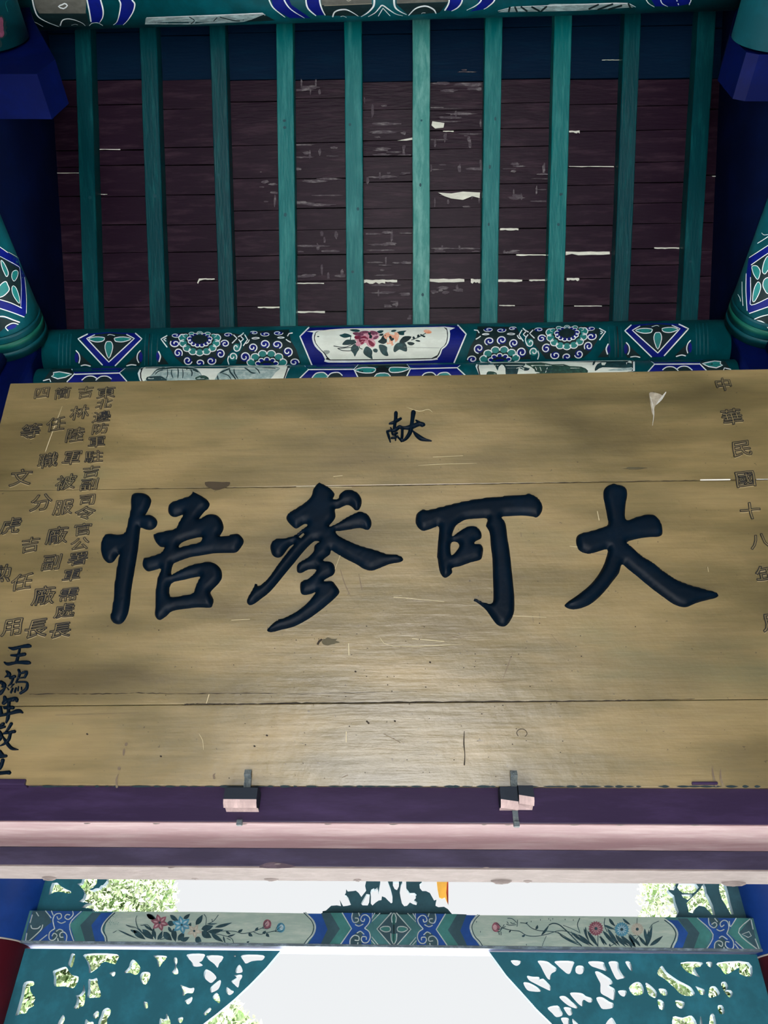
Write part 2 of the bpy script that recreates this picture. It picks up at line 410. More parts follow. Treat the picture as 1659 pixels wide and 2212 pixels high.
for bay in range(11):
    i0, i1 = bay - 1, bay
    cxp = (([0] + RB)[bay] if bay else 100) * .5 + (RB[bay] if bay < 10 else 1560) * .5
    vs_ = sorted([roof_v(BOARD.map(cxp, y)) for y in JO[bay]], reverse=False)
    vs_ = [V_TOP] + [v for v in vs_ if v > V_TOP + .05] + [V_BOT]
    if vs_[1] - vs_[0] > .3:
        vs_.insert(1, vs_[0] + .16 + nz.random() * .04)
        if vs_[2] - vs_[1] > .26: vs_.insert(2, (vs_[1] + vs_[2]) / 2)
    for k in range(len(vs_) - 1):
        a, b = vs_[k], vs_[k + 1]; g = .0022; tl = nz.uniform(-.004, .004); ta = nz.uniform(0, .005); tb = nz.uniform(0, .005)
        x0a, x0b, x1a, x1b = line_x(i0, a), line_x(i0, b), line_x(i1, a), line_x(i1, b)
        C = []
        for (x, v, t) in ((x0a, a + g, ta), (x1a, a + g + tl, ta), (x1b, b - g, tb), (x0b, b - g + tl * .3, tb)):
            base = RP0 + UP * (RH + t) + DN * v; base[0] = x; C.append(base)
        C2 = [c + UP * .022 for c in C]
        obj('plank', C + C2, [(0, 1, 2, 3), (7, 6, 5, 4), (0, 4, 5, 1), (1, 5, 6, 2), (2, 6, 7, 3), (3, 7, 4, 0)], NAVYB if proj(RP0 + DN * (.5 * (a + b)))[1] < 150 else PLANK, ceiling)  # boards nearest the ridge take a darker blue-black colour
# bare slivers of wood and worn patches on the boards
P = Paint(BOARD, None, .0008)
for x0, x1, y, t in [(785, 832, 608, 7), (822, 858, 607, 5), (925, 1003, 606, 7), (1017, 1042, 607, 8), (641, 702, 674, 3.5), (557, 604, 664, 3), (1222, 1317, 547, 7), (1115, 1180, 551, 3),
                     (1080, 1120, 495, 4), (1075, 1128, 606.5, 5), (1143, 1178, 605.5, 3.5), (1224, 1251, 603.5, 5), (1413, 1467, 536, 2.5), (1229, 1252, 285, 4.5), (1229, 1326, 360, 1.6),
                     (1538, 1565, 381, 1.6), (1078, 1112, 660, 2), (957, 980, 284, 2.5), (208, 232, 420, 1.5), (640, 700, 612, 2), (440, 464, 603, 2.5), (1240, 1300, 661, 1.5), (1300, 1340, 130, 1.2), (212, 260, 323, 1.4), (95, 180, 374, 1.2)]:
    n = 7; up = [(x0 + (x1 - x0) * k / n, y - t / 2 + nz.uniform(-.12, .12) * t) for k in range(n + 1)]
    dn = [(x0 + (x1 - x0) * k / n, y + t / 2 + nz.uniform(-.3, .3) * t) for k in range(n + 1)]
    P.fill(up + dn[::-1], PALE, 2)
P.fill([(858, 304), (893, 297), (893, 302), (878, 304)], PALE, 2); P.fill([(426, 611), (430, 602), (447, 601), (440, 604), (431, 607), (428, 613)], PALE, 2)
P.fill([(946, 416), (975, 418), (1000, 414), (1037, 416), (1036, 428), (1020, 424), (1000, 432), (975, 429), (960, 424)], PALE, 2)
P.fill([(934, 262), (960, 266), (958, 276), (940, 278), (932, 271)], PALE, 2)
P.stroke([(1188, 281), (1187, 286), (1190, 291)], 2, PALE, 2)
P.done('bare_wood_sliver', ceiling, 'pale slivers of bare wood along the board joints')['kind'] = 'stuff'
P = Paint(BOARD, None, .0004)
for (x0, x1, y0, y1) in [(786, 890, 203, 300), (790, 888, 314, 336), (930, 1040, 230, 275), (930, 1042, 345, 372), (930, 1040, 415, 448), (640, 742, 310, 345), (640, 742, 350, 446), (642, 748, 498, 545),
                         (790, 890, 497, 546), (788, 888, 550, 602), (640, 746, 570, 602), (788, 885, 612, 640), (930, 1040, 530, 545), (930, 1000, 612, 640), (1084, 1180, 400, 440), (1084, 1186, 330, 395), (1084, 1130, 540, 548),
                         (790, 886, 372, 400), (930, 1040, 288, 320), (560, 600, 370, 450), (830, 860, 650, 664), (640, 740, 160, 205), (930, 1040, 150, 200), (880, 930, 680, 690)]:
    for _ in range(7):
        cx, cy = nz.uniform(x0, x1), nz.uniform(y0, y1); rx = (x1 - x0) * nz.uniform(.05, .40); ry = nz.uniform(1, 4.2)
        if nz.random() < .3: rx, ry = nz.uniform(1.5, 4), nz.uniform(6, 16)
        q = []
        for k in range(16):
            t = 2 * math.pi * k / 16; r = nz.uniform(.65, 1.1); q.append((min(max(cx + rx * r * math.cos(t), x0), x1), min(max(cy + ry * r * math.sin(t), y0), y1)))
        P.fill(q, WEAR, _ * .25)
P.done('worn_patch', ceiling, 'greyish worn patches on the maroon boards')['kind'] = 'stuff'
# rafters
names = ['leftmost of the ten green rafters, next to the dark left wall', 'second green rafter from the left, in the shade', 'third green rafter from the left under the maroon boards',
         'fourth green rafter from the left, ending above a scroll-painted section', 'fifth green rafter from the left, ending above the peony panel', 'pale worn green rafter, sixth from the left, brightest of the ten',
         'seventh rafter from the left, fourth from the right, streaked green paint', 'eighth rafter from the left, third from the right, green', 'ninth rafter from the left, second from the right, deep green', 'rightmost of the ten green rafters, next to the dark right wall']
for i, (p, q) in enumerate(RX):
    vp, vq = roof_v(p), roof_v(q); wd = .0385 + nz.uniform(-.002, .002)
    e = empty('rafter', ROOF.map(RB[i], 690), names[i], 'rafter', 'green rafters under the roof boards')
    vs = []
    N = 10
    for k in range(N + 1):
        v = V_TOP + .02 + (V_BOT - V_TOP - .02) * k / N; x = line_x(i, v); j = nz.uniform(-.0012, .0012)
        for (dx, t) in ((-wd + .003, 0), (wd - .003, 0), (wd, .003), (wd, RH), (-wd, RH), (-wd, .003)):
            c = RP0 + DN * v + UP * t; c[0] = x + dx + j; vs.append(c)
    fs = [(6 * k + a, 6 * k + (a + 1) % 6, 6 * k + 6 + (a + 1) % 6, 6 * k + 6 + a) for k in range(N) for a in range(6)] + [(5, 4, 3, 2, 1, 0), tuple(6 * N + a for a in range(6))]
    bmat = RAFT if i not in (3, 4, 5, 6, 7) else mat('worn_rafter_teal', (.03, .19, .18), .4, .3, (30, 7, 7), .15, col2=(.14, .36, .34), thr=(.42, .72), spec=.12) if i == 5 else mat('lit_streaked_rafter_teal', (.0, .11, .12), .36, .3, (40, 5, 5), .15, col2=(.03, .20, .20), thr=(.45, .8), spec=.12)  # outer rafters darker, inner lighter: light falloff put into the colour, besides wear
    obj('timber', vs, fs, bmat, e)
    for _ in range(3 if 3 <= i <= 7 else 1):
        ky = nz.uniform(250, 680); kx = RT[i] + (RB[i] - RT[i]) * (ky - 150) / 540 + nz.uniform(-9, 9); K = Paint(ROOF, None, .0006); K.ell(kx, ky, nz.uniform(2, 4), nz.uniform(2, 5), 0, TEALD, 1, 9); K.done('knot', e)

# ------------------------------------------------------------------ lintel beams
lb = empty('lintel_beam', (XM, LY, LZ0), 'dark red beam that carries the gilt board, with pegs on its face', 'beam')
box('upper_timber', XL - .02, XR + .02, LY, BY + .16, LZ0 + .003, LZ1, REDB, lb, .003); box('pink_underside', XL - .02, XR + .02, LY + .0005, BY + .16, LZ0, LZ0 + .003, UNDER, lb)  # underside strip is paler and pinker than the beam faces
lw = empty('door_head_beam', (XM, BY, BZ0), 'lower dark red beam under the lintel, pale underside', 'beam')
box('timber', XL - .02, XR + .02, BY, BY2, BZ0 + .004, LZ0 - .0005, REDC, lw, .002)
box('pale_underside', XL - .02, XR + .02, BY + .001, BY2, BZ0, BZ0 + .004, REDL, lw)  # underside strip is a lighter grey than the beam faces
def flake(px, py, wpx, hpx):
    c = Plane((0, BY2 - .01, 0), (0, -1, 0)).map(px, py); s = (c[1]) / F * 1.05
    n, vs, fs = 12, [], []
    for r in range(4):
        for k in range(n):
            t = 2 * math.pi * k / n; a = math.pi * .5 * r / 3.2
            vs.append((c[0] + wpx * s * math.cos(t) * math.cos(a) * nz.uniform(.85, 1.1), c[1] + .012 * math.sin(t) * math.cos(a), BZ0 + .001 - hpx * s * math.sin(a) * nz.uniform(.8, 1.1)))
    for r in range(3):
        for k in range(n): fs.append((r * n + k, r * n + (k + 1) % n, (r + 1) * n + (k + 1) % n, (r + 1) * n + k))
    fs.append(tuple(3 * n + k for k in range(n)))
    obj('plaster_flake', vs, fs, REDL, lw)
for f in [(103, 1906, 16, 6), (585, 1906, 16, 3.5), (772, 1906, 9, 3), (1083, 1909, 22, 6), (1584, 1911, 26, 7), (1140, 1908, 9, 3), (420, 1905, 8, 2)]: flake(*f)
# chips along the lower front edge
K = Paint(Plane((0, LY, 0), (0, -1, 0)), None, .0005)
for x in (180, 330, 520, 700, 840, 1040, 1090, 1230, 1330, 1490): K.leaf(x, 1778.5 + x * .003, x + nz.uniform(8, 26), 1778.5 + x * .003, 2.5, REDL, 0)
K.done('chipped_edge', lb)
K = Paint(Plane((0, BY, 0), (0, -1, 0)), None, .0005)
K.fill([(560, 1874), (570, 1866), (590, 1862), (612, 1865), (640, 1872), (600, 1876)], mat('flaked_lintel_paint', (.12, .09, .12), .6, .3, (30, 60, 60)), 0, 2)
for x, y in ((600, 1867), (145, 1807), (1050, 1875), (880, 1875), (370, 1875), (760, 1874)): K.leaf(x - 8, y, x + 8, y - 1, 2.2, REDL, 1)
K.done('flaked_patch', lw)

# pegs with iron straps
def peg(cx, cy, split, label):
    fp = Plane((0, LY, 0), (0, -1, 0))
    c = fp.map(cx, cy); s = np.linalg.norm(fp.map(cx + 10, cy) - c) / 10
    e = empty('peg', c, label, 'peg', 'wooden pegs on the lintel')
    hw = 35 * s; zt = c[2] + 19 * s; zb = zon(LY, cx, cy + 21); pr = .055
    prof = []
    zf = zt - .75 * (zt - zb)
    ring = [(LY - .0005, zt), (LY - pr * .75, zt), (LY - pr, zt - .006), (LY - pr, zf), (LY - pr * .93, zf - .008), (LY - pr * .70, zf - .016), (LY - pr * .35, zb + .003), (LY - .0005, zb)]
    if not split:
        vs = [(x, y, z) for x in (c[0] - hw, c[0] + hw) for y, z in ring]; n = len(ring)
        side = [(i, i + n, (i + 1) % n + n, (i + 1) % n) for i in range(n)]
        obj('block', vs, [tuple(range(n)), tuple(range(2 * n - 1, n - 1, -1))] + side, [DARKP, WOODP], e, [0, 0] + [1 if i in (3, 4, 5, 6) else 0 for i in range(n)])
    else:
        for sg, dz, x0, x1 in ((-1, -.002, -hw, .002), (1, .006, .004, hw)):
            vs = []; n = len(ring)
            for x in (x0, x1):
                for k, (y, z) in enumerate(ring):
                    sl = -.006 * (x - x0) / (x1 - x0) if k in (3, 4, 5, 6) else 0
                    vs.append((c[0] + x, y + (.004 if sg < 0 else -.004 if k else 0), z + (dz + sl if k in (3, 4, 5, 6) else 0)))
            side = [(i, i + n, (i + 1) % n + n, (i + 1) % n) for i in range(n)]
            obj('block', vs, [tuple(range(n)), tuple(range(2 * n - 1, n - 1, -1))] + side, [DARKP, WOODP], e, [0, 0] + [1 if i in (3, 4, 5, 6) else 0 for i in range(n)])
    sw = 7.5 * s; xo = 7 * s if not split else -1 * s
    # strap bent over the lower edge of the board
    q = [(LY - pr * .5, zt - .002), (LY - pr * .5 - .002, LZ1 - .002), (LY - .045, LZ1 + .004), (LY - .041, LZ1 + .018), (LY - .040, LZ1 + .019), (LY - .036, LZ1 + .006), (LY - pr * .4, LZ1 - .004), (LY - pr * .4, zt - .002)]
    n = len(q); vs = [(c[0] + xo + x, y, z) for x in (-sw, sw) for y, z in q]
    obj('strap', vs, [tuple(range(n)), tuple(range(2 * n - 1, n - 1, -1))] + [(i, i + n, (i + 1) % n + n, (i + 1) % n) for i in range(n)], IRON, e)['label'] = 'grey iron strap'
    x2 = c[0] + (-3 * s if not split else -2 * s)
    box('strap_end', x2 - 6 * s, x2 + 6 * s, LY - .006, LY + .002, LZ0 - .006, LZ0 + (.008 if not split else .045), IRON, e, .001)
    box('hook', x2 - 5 * s, x2 + 6 * s, LY - .014, LY - .004, LZ0 - .009, LZ0 + .004, IRON, e, .001)
peg(527, 1733, False, 'pale-bottomed wooden peg below the leftmost large character, on the lintel')
peg(1112, 1730, True, 'split wooden peg of two pieces, right of the middle of the lintel')
for x0, x1, y in ((-60, 52, 1694), (1496, 1552, 1693)):
    a = Plane((0, LY - .03, 0), (0, -1, 0)); p, q = a.map(x0, y), a.map(x1, y)
    o = box('wedge', p[0], q[0], LY - .03, LY - .0005, LZ1 - .004, p[2], REDB, None, .002)
    tag(o, 'small dark red wedge under the %s end of the gilt board' % ('left' if x0 < 0 else 'right'), 'wedge', 'wedges under the gilt board')

# ------------------------------------------------------------------ purlin and rail bodies
PA = _n((1, 0, .0045))
purlin = empty('purlin', (XM, PYC, PZC), 'large round painted purlin under the rafters, peony panel in its middle', 'beam')
tube('timber', (XM, PYC, PZC), PA, -HW - .02, HW + .02, PR, TEAL, purlin, 96)
rail = empty('purlin_rail', (XM, PYC, SZC), 'thinner round painted rail just above the gilt board, landscape panels', 'beam')
tube('timber', (XM, PYC, SZC), PA, -HW - .02, HW + .02, SR, TEAL, rail, 72)
PS = Cyl((XM, PYC, PZC), PA, PR); SS = Cyl((XM, PYC, SZC), PA, SR)
TA = _n((1, -.005, 0))
topb = empty('ridge_purlin', TC + np.array((XM, 0, 0)), 'green painted round purlin across the very top of the view', 'beam')
tube('timber', TC + np.array((XM, 0, 0)), TA, -HW - .02, HW + .02, TR, TEAL, topb, 96)
TS = Cyl(TC + np.array((XM, 0, 0)), TA, TR)

# ------------------------------------------------------------------ side beams, posts
def side_beam(P, sg, r, y0, y1, name, label, m=TEAL):
    d = np.array((P[0], P[2] - 1.6)); L = np.hypot(*d); d = d / L; n = np.array((sg * d[1], -abs(d[0])))
    c = d * L + n * r; cc = np.array((c[0], 0, c[1] + 1.6))
    e = empty(name, (cc[0], (y0 + y1) / 2, cc[2]), label, 'beam')
    tube('timber', cc, (0, 1, 0), y0, y1, r, m, e, 72)
    return e, Cyl(cc, (0, 1, 0), r)
lbm, LS = side_beam(WL, -1, .17, -1.1, YE, 'side_beam', 'painted green round beam at the left edge of the view, running towards the viewer')
rbm, RS = side_beam(WR, 1, .17, -1.1, YE, 'side_beam', 'painted green round beam at the right edge of the view, running towards the viewer')
for e, S_, x in ((lbm, LS, XL), (rbm, RS, XR)):
    for k, (a, b) in enumerate(((.02, .045), (.065, .09), (.11, .125))):
        tube('raised_band', S_.c, (0, 1, 0), YE - b, YE - a, S_.r + .003, TEALD if k != 1 else mat('green_band_paint', (.004, .10, .075), .5), e, 72)
for sg, x, S_, nm in ((-1, XL, LS, 'left'), (1, XR, RS, 'right')):
    e = empty('post', (x + sg * .17, 2.26, 0), 'blue topped post at the %s end of the painted purlin' % nm, 'post')
    zt = PZC + .05
    xa, xb = sorted((x, x + sg * .36))
    box('head_block', xa, xb, YE + .001, 2.42, SZC - .55, zt, BLUED, e, .012)
    tube('shaft', (x + sg * .18, 2.27, 0), (0, 0, 1), 0, SZC - .55, .15, COLR, e, 48)
    xa, xb = sorted((x + sg * .105, x + sg * .30))
    box('corbel', xa, xb, YE - .05, YE, SZC - .35, S_.c[2] - S_.r + .02, NAVY, e, .01)
for sg, P_, nm in ((-1, (62, 75), 'left'), (1, (1580, 75), 'right')):
    yb = TC[1] + .02
    q = Plane((0, yb, 0), (0, -1, 0)).map(*P_)
    e, S_ = side_beam(q, sg, .15, -.6, yb, 'upper_side_beam', 'short green beam with a painted flower at the top %s corner' % nm, TEALD)
    if sg < 0: US = (e, S_)
    else: US2 = (e, S_)
    pl = Plane((0, yb + .01, 0), (0, -1, 0))
    if sg < 0: pts = [(-60, 160), (80, 160), (119, 128), (70, 40), (-60, 0)]
    else: pts = [(1719, 118), (1640, 118), (1612, 113), (1577, 76), (1590, 20), (1719, -10)]
    A = [pl.map(*p) for p in pts]; n = len(A)
    for a in A: a[0] = min(max(a[0], XL - .012), XR + .012)
    B = [a + np.array((0, .16, .0)) for a in A]
    o = obj('bracket_block', A + B, [tuple(range(n)), tuple(range(2 * n - 1, n - 1, -1))] + [(i, i + n, (i + 1) % n + n, (i + 1) % n) for i in range(n)], BLUED)
    tag(o, 'blue chamfered block hanging behind the top %s beam end' % nm, 'bracket')


# ------------------------------------------------------------------ the gilt board
TILT = math.radians(16)
BP0 = Plane((0, 2.0, 0), (0, -1, 0)).map(830, 1699)
BN = np.array((0, -math.cos(TILT), -math.sin(TILT))); BV = np.array((0, -math.sin(TILT), math.cos(TILT)))
GB = Plane(BP0, BN)
def uv(px, py):
    p = GB.map(px, py) - BP0; return p[0], p.dot(BV)
def G3(u, v, off=0.0): return BP0 + np.array((u, 0, 0)) + BV * v + BN * off
plaque = empty('name_board', G3(0, 0), 'large gilt wooden board with four raised dark characters', 'name board')
uL, vL = uv(22, 828); _, vR = uv(1659, 797); uR = uv(1712, 797)[0]
_, vb0 = uv(50, 1697); _, vb1 = uv(1659, 1703)
def lin_v(pa, pb):
    (ua, va), (ub, vb) = uv(*pa), uv(*pb); return lambda u: va + (vb - va) * (u - ua) / (ub - ua)
edges = [lambda u: 0.0 + 0 * u, lin_v((400, 1522), (1500, 1512)), lin_v((300, 1056), (1640, 1037)), lin_v((22, 828), (1659, 797))]
BT = .045
for k in range(3):
    f0, f1 = edges[k], edges[k + 1]; g0 = .0006 if k else 0; g1 = .0006 if k < 2 else 0
    c = [(uL, f0(uL) + g0), (uR, f0(uR) + g0), (uR, f1(uR) - g1), (uL, f1(uL) - g1)]
    vs = [G3(u, v, 0.0012 * (k == 1)) for u, v in c] + [G3(u, v, -BT) for u, v in c]
    o = obj('plank', vs, [(0, 1, 2, 3), (7, 6, 5, 4), (0, 4, 5, 1), (1, 5, 6, 2), (2, 6, 7, 3), (3, 7, 4, 0)], GOLD, plaque)
    b = o.modifiers.new('bevel', 'BEVEL'); b.width = .0022; b.segments = 2
BASE = .0014
def puffy(name, adds, holes, H, D, grid, m, parent, label=None, rough=0):
    V, Tt = triangulate(adds, holes, grid, grid)
    Bd = boundary(Tt); A = V[[a for a, b in Bd]]; B = V[[b for a, b in Bd]]
    used = sorted({i for t in Tt for i in t}); idx = {o: n for n, o in enumerate(used)}
    bset = {a for a, b in Bd} | {b for a, b in Bd}
    AB = B - A; LL = np.maximum((AB ** 2).sum(1), 1e-9); vs = []
    rn = random.Random(5)
    for i in used:
        p = V[i]
        if i in bset: h = -.0016 if name else 0
        else:
            t = np.clip(((p - A) * AB).sum(1) / LL, 0, 1); d = math.sqrt((((A + AB * t[:, None]) - p) ** 2).sum(1).min())
            q = min(d / D, 1); h = H * math.sqrt(max(0, 1 - (1 - q) ** 2)) + rn.uniform(-1, 1) * rough
        vs.append(GB.map(p[0], p[1], BASE + h))
    fs = [tuple(idx[i] for i in t) for t in Tt]
    n = len(vs)
    # skirt down into the board
    for a, b in Bd:
        pass
    # one winding for all, facing the viewer
    out = []
    for t in fs:
        a, b, c = (np.array(vs[i]) for i in t)
        out.append(t if np.cross(b - a, c - a).dot(BN) > 0 else t[::-1])
    o = obj(name, vs, out, m, parent, smooth=True)
    if label: o['label'] = label
    return o
def tp_(lst, ox, oy, s): return np.array([(ox + x / s, oy + y / s) for x, y in lst])
def sm3(lst, ox, oy, s): return smooth(tp_(lst, ox, oy, s), 3)
Z1 = (200, 1000, 2.37); Z2 = (860, 850, 2.2419)
WU_L = [(196,190),(205,165),(235,153),(275,160),(300,185),(298,215),(282,250),(272,270),(300,268),(325,285),(333,305),(325,330),(300,345),(275,343),(252,335),(245,345),(235,440),(215,560),(200,650),(193,720),(182,775),(160,815),(135,828),(105,818),(92,790),(100,755),(108,700),(112,640),(122,560),(135,490),(138,470),(125,485),(108,508),(85,515),(62,500),(47,470),(44,430),(50,395),(68,370),(95,362),(115,367),(140,370),(168,358),(178,320),(190,270),(197,230)]
WU_R = [(515,150),(540,160),(575,180),(600,208),(592,235),(570,255),(545,290),(575,275),(605,262),(640,270),(662,295),(672,330),(665,355),(655,378),(700,372),(740,362),(765,380),(775,405),(760,435),(735,460),(690,463),(620,465),(560,475),(500,485),(430,510),(412,525),(405,572),(440,555),(480,535),(540,515),(600,508),(635,520),(660,550),(663,590),(645,620),(615,650),(605,668),(620,700),(615,730),(600,743),(540,742),(480,748),(430,755),(400,765),(380,785),(350,805),(330,800),(318,775),(322,740),(323,690),(325,640),(335,590),(350,545),(320,550),(285,557),(262,540),(255,515),(265,490),(300,480),(350,462),(368,435),(345,430),(320,400),(313,370),(345,358),(400,345),(430,335),(440,310),(465,268),(430,278),(405,275),(388,255),(388,225),(405,205),(450,188),(500,170)]
WU_H = [[(455,412),(500,393),(558,382),(555,400),(545,410),(500,420),(445,433)], [(403,620),(470,600),(547,584),(540,605),(525,640),(515,668),(460,680),(400,685)]]
CAN = [(1155,105),(1175,108),(1215,130),(1240,160),(1232,185),(1258,185),(1262,165),(1285,145),(1320,140),(1355,152),(1375,180),(1378,210),(1365,240),(1345,244),(1325,225),(1300,218),(1262,235),(1242,240),(1245,275),(1232,300),(1212,325),(1245,315),(1300,280),(1340,260),(1370,252),(1405,262),(1425,290),(1428,320),(1410,345),(1370,335),(1320,342),(1270,350),(1245,352),(1262,375),(1310,400),(1370,425),(1440,445),(1510,468),(1560,472),(1590,490),(1580,508),(1520,520),(1470,540),(1430,553),(1390,545),(1350,520),(1290,490),(1240,460),(1222,450),(1215,470),(1180,500),(1215,505),(1235,520),(1243,550),(1232,575),(1205,590),(1185,605),(1225,605),(1245,625),(1265,660),(1245,690),(1200,730),(1150,770),(1090,810),(1030,840),(970,855),(920,868),(892,862),(900,845),(930,815),(950,805),(958,778),(962,800),(1010,780),(1060,750),(1110,705),(1140,665),(1120,672),(1085,678),(1065,665),(1062,620),(1075,605),(1110,590),(1145,550),(1105,548),(1070,565),(1048,560),(1045,530),(1060,510),(1095,490),(1130,455),(1135,425),(1160,405),(1140,402),(1120,415),(1085,450),(1040,505),(990,565),(945,620),(905,665),(860,700),(830,722),(805,730),(790,715),(795,690),(815,655),(830,625),(845,592),(846,632),(870,618),(900,590),(950,520),(1000,455),(1030,420),(1010,430),(990,455),(970,480),(945,487),(920,472),(910,440),(915,410),(940,390),(980,387),(1030,375),(1070,345),(1100,320),(1085,315),(1060,330),(1040,338),(1015,320),(995,295),(992,275),(1010,255),(1050,230),(1095,200),(1120,170),(1130,135)]
CAN_H = [[(1055,380),(1080,360),(1085,368),(1068,385)]]
KE = [(85,600),(92,580),(115,565),(150,565),(200,553),(300,528),(400,510),(500,500),(600,492),(635,488),(665,500),(690,525),(700,555),(690,585),(670,602),(650,598),(600,593),(540,596),(502,600),(515,620),(523,640),(530,700),(540,760),(548,830),(555,900),(562,970),(563,1050),(550,1090),(525,1125),(500,1130),(475,1118),(450,1085),(425,1050),(390,1020),(360,1002),(348,990),(375,995),(420,1015),(450,1017),(460,1000),(460,950),(458,880),(455,800),(448,740),(443,680),(432,655),(424,640),(430,608),(380,608),(330,612),(295,630),(275,650),(262,692),(290,672),(330,648),(365,642),(395,660),(405,685),(400,705),(375,717),(372,730),(400,732),(412,750),(408,790),(395,808),(350,820),(300,838),(262,847),(262,870),(235,893),(215,888),(200,860),(190,800),(188,790),(192,720),(197,648),(165,655),(125,667),(100,655),(85,630)]
KE_H = [[(260,722),(285,722),(295,740),(280,765),(260,783),(254,750)]]
DA = [(995,470),(1010,450),(1035,440),(1070,445),(1100,460),(1110,490),(1102,540),(1102,612),(1150,600),(1190,590),(1220,588),(1250,600),(1275,635),(1280,680),(1260,695),(1220,697),(1160,705),(1108,722),(1130,745),(1180,790),(1230,820),(1280,860),(1340,900),(1400,925),(1470,945),(1530,962),(1550,975),(1540,990),(1490,1003),(1440,1018),(1400,1035),(1370,1035),(1330,1020),(1280,985),(1220,940),(1160,890),(1110,850),(1083,830),(1070,870),(1040,910),(1000,960),(960,1000),(920,1028),(870,1045),(830,1045),(805,1030),(820,1010),(870,975),(920,935),(960,890),(990,840),(1005,800),(1012,757),(960,770),(920,778),(880,765),(863,735),(862,700),(880,680),(930,668),(985,650),(1015,635),(1010,590),(998,530),(993,500)]
puffy('raised_character', [sm3(WU_L, *Z1), sm3(WU_R, *Z1)], [sm3(h, *Z1) for h in WU_H], .019, 15, 4.2, LACQ, plaque, 'leftmost large raised dark blue character', .0004)
puffy('raised_character', [sm3(CAN, *Z1)], [tp_(h, *Z1) for h in CAN_H], .019, 15, 4.2, LACQ, plaque, 'second large raised character, with long sweeping strokes', .0004)
puffy('raised_character', [sm3(KE, *Z2)], [sm3(h, *Z2) for h in KE_H], .019, 15, 4.2, LACQ, plaque, 'third large raised character, with a hooked upright', .0004)
puffy('raised_character', [sm3(DA, *Z2)], [], .019, 15, 4.2, LACQ, plaque, 'rightmost large raised character, of three strokes', .0004)

def brush(pts, Tm):
    q = np.array([(x, y, wd) for x, y, wd in pts], float)
    if len(q) == 2: q = np.array([q[0] + (q[1] - q[0]) * t for t in (0, .5, 1)])
    z = smooth(q, 4, False); c = z[:, :2]; W = z[:, 2] * .5
    t = np.gradient(c, axis=0); t /= np.linalg.norm(t, axis=1)[:, None]; nn = np.stack([-t[:, 1], t[:, 0]], 1)
    L = c + nn * W[:, None]; R = c - nn * W[:, None]
    cap1 = [c[-1] + (t[-1] * math.cos(a) + nn[-1] * math.sin(a)) * W[-1] for a in (math.pi / 3, 0, -math.pi / 3)]
    cap0 = [c[0] + (-t[0] * math.cos(a) - nn[0] * math.sin(a)) * W[0] for a in (math.pi / 3, 0, -math.pi / 3)]
    P_ = np.concatenate([L, cap1, R[::-1], cap0]); ox, oy, s = Tm
    return np.stack([ox + P_[:, 0] / s, oy + P_[:, 1] / s], 1)
def brushchar(strokes, Tm, H, D, label=None, grid=1.6):
    puffy('raised_character', [brush(s_, Tm) for s_ in strokes], [], H, D, grid, LACQ, plaque, label)
brushchar([[(450,290,110),(445,420,100),(425,560,95),(408,700,90),(400,790,60)], [(265,585,40),(370,560,80),(470,510,80),(590,440,60)], [(300,690,30),(340,760,60),(350,850,60),(390,880,60),(490,840,50)],
 [(210,800,70),(260,950,75),(295,1085,40)], [(210,805,45),(290,775,60),(420,770,85),(540,680,95),(620,700,90),(700,700,80),(830,690,130),(960,640,120),(1100,590,110),(1220,610,90)], [(990,480,20),(1080,560,90),(1180,620,110)],
 [(625,720,80),(620,900,85),(605,1060,70)], [(605,1060,60),(530,980,50),(480,930,40)], [(330,980,50),(420,970,60),(510,930,30)], [(430,850,50),(440,950,60),(440,1040,40)],
 [(930,275,140),(910,420,115),(890,560,110),(870,700,120),(830,840,115),(740,980,90),(640,1060,50)], [(920,790,30),(1010,890,100),(1130,985,120),(1260,1030,75),(1430,1060,22)]], (820, 870, 12.76), .008, 4, 'small dark raised character above the middle of the board', 1.3)
ZN = (0, 1380, 7.373)
